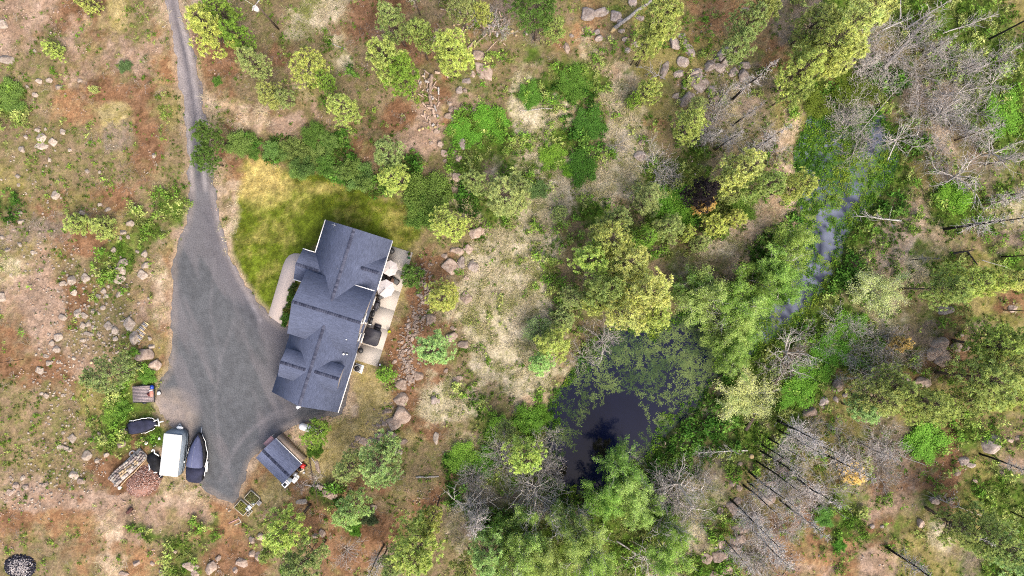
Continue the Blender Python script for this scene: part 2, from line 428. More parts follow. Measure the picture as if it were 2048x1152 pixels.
# pale sandy verge beside the drive
verge = np.clip(1 - np.abs(sdr + wav * .8) / 0.9, 0, 1)[..., None] * 0.75
C = C * (1 - verge) + alb(188, 164, 140) * verge
# mud of the pond bed and dark wet rim
pm = pond[..., None]; C = C * (1 - pm) + alb(44, 46, 34) * pm
C *= (1 + 0.36 * fbm(GX, GY, 0.8, 80, 3, .9) + .28 * fbm(GX, GY, 3, 81, 4, .7))[..., None]
C = np.clip(C, 0.004, 0.6)
# height
flat = np.clip((np.minimum(np.minimum(sdr, hbox), np.maximum(sla, 0) + 1.0) - 0.2) / 4.0, 0, 1)
flat = np.where(sla < 0, np.minimum(flat, 0.25), flat)
Z = (0.55 * fbm(GX, GY, 14, 90, 4) + 0.16 * fbm(GX, GY, 2.0, 91, 4, .7)) * flat
Z += 0.05 * fbm(GX, GY, 0.7, 92, 2) * np.clip(sdr / 1.0, 0, 1) * np.clip(hbox, 0, 1)
WZ = -0.55
bank = np.clip(spo / 3.5 + 0.12, 0, 1)
Z = Z * bank + (WZ - 0.0) * (1 - bank) * 1.0
Z = np.where(pond > 0.5, WZ - 0.5 * np.clip((-spo) / 3, 0.1, 1), np.maximum(Z, np.where(spo < 3, WZ + 0.03, -9)))
Z = np.where(sdr < 0.1, -0.06, Z)
Z = np.where(hbox < 0, np.minimum(Z, -0.03), Z)

def grid(A, x, y):
    i = np.clip(((np.asarray(x) + XR) / GS), 0, A.shape[0] - 1.001); j = np.clip(((np.asarray(y) + YR) / GS), 0, A.shape[1] - 1.001)
    a = i.astype(int); b = j.astype(int); fi = i - a; fj = j - b
    if A.ndim == 3: fi = fi[..., None]; fj = fj[..., None]
    return (A[a, b] * (1 - fi) + A[a + 1, b] * fi) * (1 - fj) + (A[a, b + 1] * (1 - fi) + A[a + 1, b + 1] * fi) * fj
def gz(x, y): return float(grid(Z, x, y))
def on_ground(u, v, lift=0.0):
    p = gp(u, v); z = gz(p[0], p[1]); p = gp(u, v, z); return (p[0], p[1], gz(p[0], p[1]) + lift)

# ground sheet: fine grid plus a coarse apron to the horizon
nx, ny = GX.shape
idx = np.arange(nx * ny).reshape(nx, ny)
Fq = np.stack([idx[:-1, :-1].ravel(), idx[1:, :-1].ravel(), idx[1:, 1:].ravel(), idx[:-1, 1:].ravel()], 1)
GV = np.stack([GX.ravel(), GY.ravel(), Z.ravel()], 1)
apV = []; apF = []; rim = np.concatenate([idx[:, 0][::8], idx[-1, :][::8], idx[::-1, -1][::8], idx[0, ::-1][::8]])
base = len(GV)
for k, s in enumerate((1.6, 4.0, 12.0)):
    apV.append(np.stack([GV[rim, 0] * s, GV[rim, 1] * s, GV[rim, 2] * 0 - 0.2], 1))
apC = np.tile(C.reshape(-1, 3)[rim], (3, 1))
nr = len(rim)
ring = [rim] + [base + k * nr + np.arange(nr) for k in range(3)]
for k in range(3):
    a, b = ring[k], ring[k + 1]
    apF.append(np.stack([a, b, np.roll(b, -1), np.roll(a, -1)], 1))
me = tri_mesh('ground', np.concatenate([GV] + apV), np.concatenate([Fq] + apF), np.concatenate([C.reshape(-1, 3), apC]), smooth=True)
m, nt, b = nodes('forest_floor'); L = nt.links
at = N(nt, 'ShaderNodeAttribute', attribute_name='tint'); tc = N(nt, 'ShaderNodeTexCoord')
no = N(nt, 'ShaderNodeTexNoise'); no.inputs['Scale'].default_value = 3.5; no.inputs['Detail'].default_value = 6; no.inputs['Roughness'].default_value = .75
L.new(tc.outputs['Object'], no.inputs['Vector'])
mr = N(nt, 'ShaderNodeMapRange'); mr.inputs['From Min'].default_value = .32; mr.inputs['From Max'].default_value = .68; mr.inputs['To Min'].default_value = .55; mr.inputs['To Max'].default_value = 1.45
L.new(no.outputs['Fac'], mr.inputs['Value'])
mm = N(nt, 'ShaderNodeMix', data_type='RGBA', blend_type='MULTIPLY'); mm.inputs[0].default_value = 1
L.new(at.outputs['Color'], mm.inputs[6]); L.new(mr.outputs['Result'], mm.inputs[7])
L.new(mm.outputs[2], b.inputs['Base Color']); b.inputs['Roughness'].default_value = .95; b.inputs['Specular IOR Level'].default_value = .1
bp = N(nt, 'ShaderNodeBump'); bp.inputs['Strength'].default_value = .5; bp.inputs['Distance'].default_value = .12
L.new(no.outputs['Fac'], bp.inputs['Height']); L.new(bp.outputs['Normal'], b.inputs['Normal'])
obj_ground = obj('ground', me, m); tag(obj_ground, kind='structure')

# ---- flat sheets with a ragged outline (drive, water, paving)
def sheet(name, P, z, step, jitter, colour, mat, zf=None, seed=0):
    """P in metres; colour(x, y) -> n x 3"""
    P = np.array(P, float); B = []
    for i in range(len(P)):
        a, b2 = P[i], P[(i + 1) % len(P)]; n = max(1, int(np.linalg.norm(b2 - a) / step))
        for k in range(n): B.append(a + (b2 - a) * k / n)
    B = np.array(B)
    if jitter:
        B = B + jitter * np.stack([fbm(B[:, 0], B[:, 1], 1.6, seed + 1, 3, .7), fbm(B[:, 0], B[:, 1], 1.6, seed + 2, 3, .7)], 1)
    xs = np.arange(B[:, 0].min(), B[:, 0].max(), step * 1.2); ys = np.arange(B[:, 1].min(), B[:, 1].max(), step * 1.2)
    X, Y = np.meshgrid(xs, ys); X = X.ravel(); Y = Y.ravel()
    ok = inside(B, X, Y) & (dist(B, X, Y) > step * .5); X, Y = X[ok], Y[ok]
    pts = [Vector(q) for q in B] + [Vector(q) for q in zip(X, Y)]
    nb = len(B)
    V2, _, F2, *_r = delaunay_2d_cdt(pts, [(i, (i + 1) % nb) for i in range(nb)], [], 1, 1e-5)
    V2 = np.array([tuple(q) for q in V2])
    Vx = np.c_[V2, np.full(len(V2), z)]
    o = obj(name, tri_mesh(name, Vx, np.array([tuple(f) for f in F2]), colour(V2[:, 0], V2[:, 1]), smooth=True), mat)
    return o

def stony(name, scale, lo, hi, rough=.9, bumpd=.02, spec=.2):
    m, nt, b = nodes(name); L = nt.links
    at = N(nt, 'ShaderNodeAttribute', attribute_name='tint'); tc = N(nt, 'ShaderNodeTexCoord')
    no = N(nt, 'ShaderNodeTexNoise'); no.inputs['Scale'].default_value = scale; no.inputs['Detail'].default_value = 5; no.inputs['Roughness'].default_value = .8
    L.new(tc.outputs['Object'], no.inputs['Vector'])
    mr = N(nt, 'ShaderNodeMapRange'); mr.inputs['From Min'].default_value = .3; mr.inputs['From Max'].default_value = .7; mr.inputs['To Min'].default_value = lo; mr.inputs['To Max'].default_value = hi
    L.new(no.outputs['Fac'], mr.inputs['Value'])
    mm = N(nt, 'ShaderNodeMix', data_type='RGBA', blend_type='MULTIPLY'); mm.inputs[0].default_value = 1
    L.new(at.outputs['Color'], mm.inputs[6]); L.new(mr.outputs['Result'], mm.inputs[7])
    L.new(mm.outputs[2], b.inputs['Base Color']); b.inputs['Roughness'].default_value = rough; b.inputs['Specular IOR Level'].default_value = spec
    bp = N(nt, 'ShaderNodeBump'); bp.inputs['Strength'].default_value = .6; bp.inputs['Distance'].default_value = bumpd
    if bumpd: L.new(no.outputs['Fac'], bp.inputs['Height']); L.new(bp.outputs['Normal'], b.inputs['Normal'])
    return m
M_gravel = stony('crushed_asphalt', 7, .55, 1.5)
M_conc = stony('broom_finished_concrete', 3, .95, 1.05, .85, .0)

def drive_col(x, y):
    u = 1024 + x * PX; v = 576 - y * PX
    c = np.tile(alb(101, 103, 106), (len(x), 1))
    pale = np.clip((330 - v) / 120, 0, 1)
    c = c * (1 - pale[:, None]) + alb(150, 143, 144) * pale[:, None]
    # darker strip along the right side towards the garage
    mid = np.array([gp(*q)[:2] for q in [(436,430),(462,520),(500,590),(545,650),(590,690),(590,760),(560,840)]])
    dd = dist(mid, x, y, False)
    dk = np.clip(1.25 - dd / 3.0, 0, 1) * .5; c = c * (1 - dk[:, None]) + alb(84, 82, 92) * dk[:, None]
    gr = np.clip(1.0 - np.abs(dist(np.array([gp(*q)[:2] for q in [(424,380),(442,470),(470,540),(500,600),(520,640)]]), x, y, False)) / .5, 0, 1) * (0.35 + .3 * fbm(x, y, .8, 12, 3))
    c = c * (1 - gr[:, None]) + alb(186, 180, 184) * gr[:, None]
    # wheel tracks and worn paler lanes
    for off, cc, w_ in ((2, (92,90,96), .75), (21, (112,108,112), .7), (-14, (190,182,180), .5), (11, (186,178,176), .6), (34, (176,168,166), .4)):
        tr = np.array([gp(a + off, b2)[:2] for a, b2 in [(342,-20),(350,40),(368,110),(380,180),(390,250),(394,320),(400,380)]])
        k = np.clip(1 - dist(tr, x, y, False) / .5, 0, 1) * w_ * (1.2 + .8 * fbm(x, y, 2, 18, 3))
        c = c * (1 - k[:, None]) + alb(cc) * k[:, None]
    tan = np.clip(1 - ((u - 345) / 60) ** 2 - ((v - 830) / 60) ** 2, 0, 1) * .8 + np.clip(1 - np.abs(sdist(dP, x, y) + .3) / .8, 0, 1) * .3
    tan = np.clip(tan * (1 + fbm(x, y, 2, 13, 4, .7)), 0, .9)
    c = c * (1 - tan[:, None]) + alb(182, 164, 148) * tan[:, None]
    for a_, w_ in (([(600,812),(540,830),(480,880),(440,960)], .3), ([(640,842),(570,850),(500,892)], .35), ([(590,826),(530,840),(500,860),(470,900)], .3), ([(470,640),(440,720),(430,800),(440,900)], .2), ([(430,520),(420,620),(440,720)], .2)):
        k = np.clip(1 - dist(np.array([gp(*q)[:2] for q in a_]), x, y, False) / .4, 0, 1) * w_; c = c * (1 - k[:, None]) + alb(150, 145, 148) * k[:, None]
    c = c * (1 + .16 * fbm(x, y, 6, 14, 4, .7) + .34 * fbm(x, y, .9, 15, 3, .95))[:, None]
    st = np.clip(fbm(x + y * .4, y * .25 - x * .1, 2.4, 16, 3) * 1.2, 0, .3)
    c = c * (1 - st[:, None]) + alb(150, 142, 144) * st[:, None]
    return c
o = sheet('driveway', dP, 0.012, .24, .55, drive_col, M_gravel); tag(o, kind='structure')

# water
m, nt, b = nodes('pond_water'); L = nt.links
at = N(nt, 'ShaderNodeAttribute', attribute_name='tint'); L.new(at.outputs['Color'], b.inputs['Base Color'])
b.inputs['Roughness'].default_value = .06; b.inputs['Specular IOR Level'].default_value = .2; b.inputs['IOR'].default_value = 1.33
tc = N(nt, 'ShaderNodeTexCoord'); no = N(nt, 'ShaderNodeTexNoise'); no.inputs['Scale'].default_value = 1.3; L.new(tc.outputs['Object'], no.inputs['Vector'])
bp = N(nt, 'ShaderNodeBump'); bp.inputs['Strength'].default_value = .08; bp.inputs['Distance'].default_value = .02
L.new(no.outputs['Fac'], bp.inputs['Height']); L.new(bp.outputs['Normal'], b.inputs['Normal'])
pw = poly_xy(POND); ctr = pw.mean(0)
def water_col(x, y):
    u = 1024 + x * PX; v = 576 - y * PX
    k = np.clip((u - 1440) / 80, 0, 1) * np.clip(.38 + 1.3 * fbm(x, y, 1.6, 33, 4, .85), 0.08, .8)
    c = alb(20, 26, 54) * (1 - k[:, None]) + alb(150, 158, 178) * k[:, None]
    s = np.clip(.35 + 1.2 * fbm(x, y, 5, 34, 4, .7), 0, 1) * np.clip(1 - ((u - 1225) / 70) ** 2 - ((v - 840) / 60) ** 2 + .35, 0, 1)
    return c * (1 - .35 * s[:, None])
# the sheet reaches a little under the bank so that the ground cuts its edge
nrm = []
for i in range(len(pw)):
    a = pw[i - 1]; c2 = pw[(i + 1) % len(pw)]; t = c2 - a; t = t / np.linalg.norm(t); q = pw[i] + .9 * np.array([t[1], -t[0]])
    if inside(pw, np.array([q[0]]), np.array([q[1]]))[0]: q = pw[i] - .9 * np.array([t[1], -t[0]])
    nrm.append(q)
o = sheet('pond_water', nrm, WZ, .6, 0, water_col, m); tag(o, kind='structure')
# ---------------------------------------------------------------- small plants, straw, twigs, pebbles: stuff
def unit(n, up=0.0, r=rng):
    a = r.normal(size=(n, 3)); a /= np.linalg.norm(a, axis=1)[:, None]
    a[:, 2] += up; a /= np.linalg.norm(a, axis=1)[:, None]
    return a
def diamonds(p, d, L_, w, r=rng, fold=0.0):
    """leaf blades: 4 verts, one quad each"""
    n = len(p); s = np.cross(d, unit(n, 0, r)); s /= np.linalg.norm(s, axis=1)[:, None] + 1e-9
    L_ = np.broadcast_to(L_, n)[:, None]; w = np.broadcast_to(w, n)[:, None]
    V = np.stack([p, p + d * L_ * .45 + s * w / 2, p + d * L_, p + d * L_ * .45 - s * w / 2], 1).reshape(-1, 3)
    F = (np.arange(n)[:, None] * 4 + np.array([0, 1, 2, 3])[None])
    return V, F
def prisms(p0, p1, r0, r1, r=rng):
    """thin three-sided sticks"""
    n = len(p0); d = p1 - p0; d = d / (np.linalg.norm(d, axis=1)[:, None] + 1e-9)
    s = np.cross(d, unit(n, 0, r)); s /= np.linalg.norm(s, axis=1)[:, None] + 1e-9; t = np.cross(d, s)
    r0 = np.broadcast_to(r0, n)[:, None]; r1 = np.broadcast_to(r1, n)[:, None]
    R = []
    for k in range(3):
        a = k * 2 * PI / 3; e = s * math.cos(a) + t * math.sin(a)
        R += [p0 + e * r0, p1 + e * r1]
    V = np.stack(R, 1).reshape(-1, 3); b = np.arange(n)[:, None] * 6
    F = np.concatenate([b + np.array([(0, 2, 3, 1)]), b + np.array([(2, 4, 5, 3)]), b + np.array([(4, 0, 1, 5)])])
    return V, F
def ctint(n, k, base=(1, 1, 1), var=.3, r=rng, warm=.12):
    """one natural colour per blade, repeated for its k verts"""
    a = 1 + (r.random(n) - .5) * 2 * var
    c = np.stack([a * (1 + (r.random(n) - .5) * 2 * warm), a, a * (1 + (r.random(n) - .5) * 2 * warm)], 1) * np.array(base)
    return np.repeat(c, k, 0)

def proto_leafy(seed):
    r = np.random.default_rng(seed); n = 22
    p = np.c_[r.normal(0, .14, (n, 2)), r.uniform(.03, .3, n)]
    d = unit(n, .35, r); d[:, 2] *= .6
    V, F = diamonds(p, d, r.uniform(.14, .3, n), r.uniform(.09, .17, n), r)
    return tri_mesh('leaf_clump', V, F, ctint(n, 4, (1, 1, 1), .35, r))
def proto_straw(seed, L0=.55, spread=.16, n=16, w=.025, flat=.3):
    r = np.random.default_rng(seed)
    p = np.c_[r.normal(0, spread, (n, 2)), r.uniform(0, .05, n)]
    d = unit(n, 0, r); d[:, 2] = np.abs(d[:, 2]) * flat + .12; d[:, 0] += .5
    d /= np.linalg.norm(d, axis=1)[:, None]
    V, F = diamonds(p, d, r.uniform(.5, 1.1, n) * L0, w, r)
    return tri_mesh('grass_tuft', V, F, ctint(n, 4, (1, 1, 1), .3, r, .06))
def proto_twig(seed):
    r = np.random.default_rng(seed); n = 7
    p = np.c_[r.normal(0, .25, (n, 2)), r.uniform(.02, .15, n)]; d = unit(n, 0, r); d[:, 2] *= .15
    V, F = prisms(p, p + d * r.uniform(.3, 1.1, n)[:, None], .018, .008, r)
    return tri_mesh('dead_twig', V, F, ctint(n, 6, (1, 1, 1), .3, r, .05))
def proto_pebble(seed):
    r = np.random.default_rng(seed); V = []; F = []; C_ = []
    for k in range(4):
        P = np.array([(1, 0, 0), (-1, 0, 0), (0, 1, 0), (0, -1, 0), (0, 0, 1), (0, 0, -1.)]) * r.uniform(.04, .12, 3) * (1 + r.uniform(-.3, .3, (6, 1)))
        P += np.r_[r.normal(0, .22, 2), .03]
        f = np.array([(0, 2, 4), (2, 1, 4), (1, 3, 4), (3, 0, 4), (2, 0, 5), (1, 2, 5), (3, 1, 5), (0, 3, 5)]) + 6 * k
        V.append(P); F.append(f); C_.append(np.tile(r.uniform(.7, 1.25) * np.ones(3), (6, 1)))
    return tri_mesh('pebbles', np.concatenate(V), np.concatenate(F), np.concatenate(C_))
def proto_weed(seed):
    r = np.random.default_rng(seed); n = 18
    p = np.c_[r.normal(0, .22, (n, 2)), r.uniform(.0, .02, n)]; d = unit(n, 0, r); d[:, 2] *= .04
    q = np.cross(d, np.array([0, 0, 1.])); L_ = r.uniform(.1, .26, n)[:, None]; w = r.uniform(.08, .17, n)[:, None]
    V = np.stack([p, p + d * L_ * .5 + q * w / 2, p + d * L_, p + d * L_ * .5 - q * w / 2], 1).reshape(-1, 3)
    return tri_mesh('floating_weed', V, np.arange(n)[:, None] * 4 + np.arange(4)[None], ctint(n, 4, (1, 1, 1), .35, r))

GN = {}
def scatter(name, proto, mat, X, Y, S_, hue, label, cat, z=None, upto=None, tilt=.25):
    """one 'stuff' object: a cloud of points that carries small meshes (geometry nodes)"""
    if not proto.materials: proto.materials.append(mat)
    po = bpy.data.objects.new(name + '_piece', proto)
    n = len(X); zz = grid(Z, X, Y) if z is None else (np.full(n, z) if np.ndim(z) == 0 else z)
    me = bpy.data.meshes.new(name); me.vertices.add(n)
    me.vertices.foreach_set('co', np.stack([X, Y, zz], 1).astype(np.float32).ravel())
    for nm, ty, arr, key in (('rot', 'FLOAT_VECTOR', np.c_[rng.normal(0, tilt, (n, 2)), rng.uniform(0, 2 * PI, n)], 'vector'),
                             ('scl', 'FLOAT_VECTOR', np.repeat(S_[:, None], 3, 1), 'vector'), ('hue', 'FLOAT_COLOR', np.c_[hue, np.ones(n)], 'color')):
        a = me.attributes.new(nm, ty, 'POINT'); a.data.foreach_set(key, arr.astype(np.float32).ravel())
    o = bpy.data.objects.new(name, me); col.objects.link(o)
    ng = bpy.data.node_groups.new(name, 'GeometryNodeTree')
    ng.interface.new_socket('Geometry', in_out='INPUT', socket_type='NodeSocketGeometry')
    ng.interface.new_socket('Geometry', in_out='OUTPUT', socket_type='NodeSocketGeometry')
    gi = ng.nodes.new('NodeGroupInput'); go = ng.nodes.new('NodeGroupOutput')
    m2p = ng.nodes.new('GeometryNodeMeshToPoints'); iop = ng.nodes.new('GeometryNodeInstanceOnPoints')
    oi = ng.nodes.new('GeometryNodeObjectInfo'); oi.inputs['Object'].default_value = po; oi.inputs['As Instance'].default_value = True
    ar = ng.nodes.new('GeometryNodeInputNamedAttribute'); ar.data_type = 'FLOAT_VECTOR'; ar.inputs['Name'].default_value = 'rot'
    as_ = ng.nodes.new('GeometryNodeInputNamedAttribute'); as_.data_type = 'FLOAT_VECTOR'; as_.inputs['Name'].default_value = 'scl'
    l = ng.links
    l.new(gi.outputs[0], m2p.inputs[0]); l.new(m2p.outputs[0], iop.inputs['Points']); l.new(oi.outputs['Geometry'], iop.inputs['Instance'])
    l.new(ar.outputs['Attribute'], iop.inputs['Rotation']); l.new(as_.outputs['Attribute'], iop.inputs['Scale'])
    l.new(iop.outputs[0], go.inputs[0])
    md = o.modifiers.new('scatter', 'NODES'); md.node_group = ng
    o['kind'] = 'stuff'; o['label'] = label; o['category'] = cat
    return o

FX, FY = 76.0, 44.0      # a little more than the ground the photograph shows
def cand(n):
    return rng.uniform(-FX, FX, n), rng.uniform(-FY, FY, n)
clear = (np.clip((np.minimum(sdr + .2 + .8 * fbm(GX, GY, 1.3, 150, 3, .8), hbox)) / .3, 0, 1)) * (1 - np.clip(pond * 2, 0, 1))
for (ku, kv, kr) in [(287,788,27),(280,853,20),(300,848,20),(318,842,12),(345,885,28),(345,930,28),(395,890,26),(393,940,26),(240,948,18),(262,928,18),(280,912,16),(309,926,22),(290,965,34),(558,922,34),(538,900,22),(580,945,24),(600,940,14),(478,1010,16),(495,1005,22),(510,998,14),(622,858,22),(713,738,12),(257,1023,9),(40,1133,34)]:
    kx, ky = gp(ku, kv)[:2]; clear = clear * np.clip((np.hypot(GX - kx, GY - ky) - kr / PX) / .3, 0, 1)
def pick(dens, n, lo=0):
    x, y = cand(n); k = rng.random(n) < grid(dens, x, y)
    return x[k], y[k]
nolawn = 1 - lawn
def hues(cols, x, y, s, seed, amp=1.0):
    a = np.clip(.5 + 1.5 * fbm(x, y, s, seed, 3) + rng.normal(0, .18, len(x)), 0, 1)[:, None]
    cols = [alb(*c) for c in cols]
    out = np.where(a < .5, cols[0] * (1 - 2 * a) + cols[1] * 2 * a, cols[1] * (2 - 2 * a) + cols[2] * (2 * a - 1))
    return out * (1 + rng.normal(0, .12, (len(x), 1)))
gpatch = np.clip(.55 + 1.9 * fbm(GX, GY, 1.6, 101, 4, .75), 0, 1)
gm = rawG + rawD + .95 * fbm(GX, GY, 2.6, 106, 5, .75) - .1 * fbm(GX, GY, .8, 107, 2)
dG = np.clip(np.clip((gm - .42) / .35, 0, 1) * np.clip(gpatch * 1.5, .25, 1) + (W['g'] * .55 + W['e'] * .45 + W['r'] * .14 + W['t'] * .12 + W['m'] * .16 + W['o'] * .08 + W['p'] * .05) * np.clip(gpatch * 2.4 - 1.25, 0, 1), 0, 1) * clear * nolawn
x, y = pick(dG, 105000); dk = grid(rawD, x, y) > .45
h = hues([(106, 144, 56), (136, 166, 72), (176, 186, 108)], x, y, 1.6, 110)
h[dk] = hues([(66, 104, 42), (86, 128, 50), (120, 156, 70)], x, y, 1.4, 111)[dk]
ol = grid(gm, x, y) < .42
h[ol] = hues([(96, 128, 46), (128, 152, 64), (160, 170, 96)], x, y, 1.5, 112)[ol]
s = rng.uniform(.65, 1.35, len(x)) * (1 + .35 * dk) * np.where(ol, .8, 1.05)
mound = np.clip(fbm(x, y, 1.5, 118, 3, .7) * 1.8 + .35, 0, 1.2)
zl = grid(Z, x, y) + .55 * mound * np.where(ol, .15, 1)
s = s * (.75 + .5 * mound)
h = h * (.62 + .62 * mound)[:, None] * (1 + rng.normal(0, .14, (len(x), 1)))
h = np.clip(h, .006, .7)
half = rng.random(len(x)) < .5
scatter('leafy_undergrowth', proto_leafy(1), M_leaf_i, x[half], y[half], s[half], h[half], z=zl[half], label= 'bright green leafy undergrowth spreading over the slopes and pond banks', cat='undergrowth')
scatter('low_weeds', proto_leafy(2), M_leaf_i, x[~half], y[~half], s[~half], h[~half], z=zl[~half], label= 'low green weeds mixed through the undergrowth and open ground', cat='weeds')
# pale straw
spatch = np.clip(.6 + 1.4 * fbm(GX, GY, 2.2, 103, 4, .7), 0, 1)
dS = np.clip((W['t'] * .95 + W['c'] * .22 + W['y'] * .5 + W['e'] * .4 + W['g'] * .28 + W['m'] * .25 + W['p'] * .05 + W['o'] * .16) * spatch, 0, 1) * clear * nolawn
x, y = pick(dS, 90000)
h = hues([(210, 198, 168), (184, 174, 132), (146, 152, 88)], x, y, 1.4, 113)
tk = np.clip(grid(W['t'] + W['c'], x, y) * 1.6, 0, 1); under = grid(C, x, y); h = h * tk[:, None] + (h * .45 + under * .6) * (1 - tk[:, None])
o = scatter('dry_straw_grass', proto_straw(3, .8, .2, 18, .042), M_leaf_i, x, y, rng.uniform(.7, 1.4, len(x)) * (.5 + .5 * tk), h * 1.05, 'pale dry straw grass lying flat across the open meadow', 'dry grass')
# lawn blades
x, y = pick(lawn * clear, 60000)
lyv = grid(ly[..., 0], x, y)[:, None]
h = (alb(124, 130, 36) * (1 - lyv) + alb(212, 188, 108) * lyv) * (1 + rng.normal(0, .25, (len(x), 1))) * (1 + .9 * fbm(x, y, .9, 71, 3, .95))[:, None]
scatter('lawn_grass', proto_straw(4, .2, .14, 12, .03, 1.2), M_leaf_i, x, y, rng.uniform(.7, 1.3, len(x)), np.clip(h, .004, .6), 'short olive and straw yellow lawn grass north of the house', 'lawn')
# twig litter
dT = np.clip(W['m'] * .8 + W['r'] * .14 + W['g'] * .07 + W['D'] * .03 + W['t'] * .04, 0, 1) * clear * nolawn
x, y = pick(dT, 26000)
scatter('twig_litter', proto_twig(5), M_leaf_i, x, y, rng.uniform(.6, 1.4, len(x)), hues([(176, 164, 154), (150, 136, 124), (196, 186, 172)], x, y, 3, 114), 'grey fallen twigs and brush littering the burnt ground', 'twig litter')
dPb = np.clip(W['p'] * .35 + W['r'] * .22 + W['c'] * .2 + W['g'] * .08 + W['o'] * .15, 0, 1) * clear * nolawn * np.clip(.4 + 1.8 * fbm(GX, GY, 5, 105, 4), 0, 1)
x, y = pick(dPb, 26000)
scatter('scattered_pebbles', proto_pebble(6), M_leaf_i, x, y, rng.uniform(.5, 1.5, len(x)) ** 1.5, hues([(196, 168, 152), (182, 160, 142), (206, 192, 176)], x, y, 3, 115), 'small pinkish stones strewn over bare soil', 'pebbles')
# floating weed on the pond
Uc, Vc = U, Vv
open_ = np.clip(1.35 - ((Uc - 1232) / 62) ** 2 - ((Vc - 850) / 66) ** 2, 0, 1) + np.clip(1.3 - ((Uc - 1180) / 62) ** 2 - ((Vc - 930) / 62) ** 2, 0, 1)
chd = dist(np.array([gp(*q)[:2] for q in [(1770,240),(1730,320),(1712,400),(1650,440),(1648,530),(1600,600),(1560,645),(1515,680)]]), GX, GY, False) + .8 * fbm(GX, GY, 3, 126, 3)
wd = np.clip(.52 + .5 * fbm(GX, GY, 4, 120, 3) + .55 * fbm(GX, GY, .9, 127, 3, .9) + .25 * np.clip((760 - Vv) / 60, -.5, 1) - .62 * open_, 0, 1)
wd = np.where(U > 1440, np.clip(.95 + 1.9 * fbm(GX, GY, 2.6, 121, 5, .75) - .8 * np.clip(1 - chd / 1.7, 0, 1), 0, 1), wd)
wd = np.maximum(wd, np.clip(1.1 + spo / 1.2, 0, 1) * np.clip(.6 + fbm(GX, GY, 2, 122, 3) * 2, 0, 1)) * (spo < .2)
x, y = pick(wd, 190000)
u_ = 1024 + x * PX
h = hues([(66, 84, 58), (84, 102, 66), (108, 124, 78)], x, y, 3, 123)
ne = u_ > 1440
h[ne] = hues([(70, 104, 50), (94, 130, 56), (130, 150, 76)], x, y, 3, 124)[ne]
scatter('floating_pond_weed', proto_weed(7), M_leaf_i, x, y, rng.uniform(.55, 1.15, len(x)), h, 'mottled green duckweed floating on the dark pond', 'pond weed', z=WZ + .012, tilt=0.0)
# emergent green reeds in the channel and rim
de = wd * np.where((U > 1440), 1.3 * np.clip(chd / 2.2, .15, 1), .0) * (Vv < 720) + np.clip(1 - np.abs(spo + .5 + 1.4 * fbm(GX, GY, 2.5, 151, 3)) / 1.4, 0, 1) * .75
x, y = pick(de, 95000)
h = hues([(70, 108, 40), (98, 140, 48), (130, 156, 60)], x, y, 4, 125)
zz = np.maximum(grid(Z, x, y), WZ)
o = scatter('marsh_plants', proto_leafy(8), M_leaf_i, x, y, rng.uniform(.5, 1.2, len(x)), h, 'dark green marsh plants growing in the channel and along the shore', 'marsh plants', z=WZ + .02)
# ---------------------------------------------------------------- trees
def crown_pine(seed, H, R, zb=.28, tufts=700, blade=.42, w=.085, nb=24, rounder=.8):
    """trunk, branches and needle tufts of one pine; returns three meshes"""
    r = np.random.default_rng(seed)
    lean = r.normal(0, .02, 2)
    zt = np.linspace(0, H * .98, 9); tp = np.c_[lean[0] * zt + .12 * np.sin(zt * .5 + seed), lean[1] * zt + .12 * np.cos(zt * .43), zt]
    tr = MB().tube(tp, np.linspace(H * .017 + .05, .03, 9), 7)
    nbr = 92; f = np.sort(r.random(nbr)) ** .9
    z = H * (zb + (.97 - zb) * f); prof = R * np.clip((1 - f ** 2.1), .0, 1) ** rounder * (.55 + .45 * np.clip(f * 5, 0, 1))
    ln = np.maximum(prof * r.uniform(.62, 1.12, nbr), .35); az = np.arange(nbr) * 2.399 + r.normal(0, .35, nbr)
    el = np.radians(-8 + 48 * f + r.normal(0, 7, nbr))
    # lopsidedness
    ln *= 1 + .22 * np.cos(az - r.uniform(0, 6.3)) + .1 * np.cos(2 * az - r.uniform(0, 6.3))
    bx = np.interp(z, zt, tp[:, 0]); by = np.interp(z, zt, tp[:, 1])
    p0 = np.c_[bx, by, z]; d = np.c_[np.cos(az) * np.cos(el), np.sin(az) * np.cos(el), np.sin(el)]
    p1 = p0 + d * ln[:, None]; p1[:, 2] += .10 * ln
    bV, bF = prisms(p0, p1, .05 + ln * .008, .02, r)
    k = r.choice(nbr, tufts, p=ln ** 1.35 / (ln ** 1.35).sum())
    t = 1 - r.random(tufts) ** 1.5 * .62
    side = np.cross(d[k], np.array([0, 0, 1.])); side /= np.linalg.norm(side, axis=1)[:, None] + 1e-9
    q = p0[k] + (p1 - p0)[k] * t[:, None] + side * (r.normal(0, .17, tufts) * ln[k] * (1.15 - t * .5))[:, None]
    q[:, 2] += r.normal(.08, .14, tufts)
    sV, sF = prisms(p0[k] + (p1 - p0)[k] * (t * .82)[:, None], q, .018, .01, r)
    br = MB().add(bV, bF).add(sV, sF)
    tipc = .78 + .42 * r.random(tufts)
    pq = np.repeat(q, nb, 0); dd = unit(len(pq), .45, r); ax = np.repeat(d[k], nb, 0); dd = dd + ax * .55; dd /= np.linalg.norm(dd, axis=1)[:, None]
    V, F = diamonds(pq, dd, r.uniform(.6, 1.1, len(pq)) * blade, w, r)
    c = np.repeat(np.repeat(tipc, nb) * (1 + r.normal(0, .14, len(pq))), 4)[:, None] * np.array([1, 1, 1.]) ; wv = np.repeat(np.repeat(r.normal(0, .03, tufts), nb), 4)
    c[:, 0] *= 1 + wv; c[:, 2] *= 1 - wv
    return tr.mesh('pine_trunk', True), br.mesh('pine_branches', True), tri_mesh('pine_needles', V, F, np.clip(c, .2, 1.8))

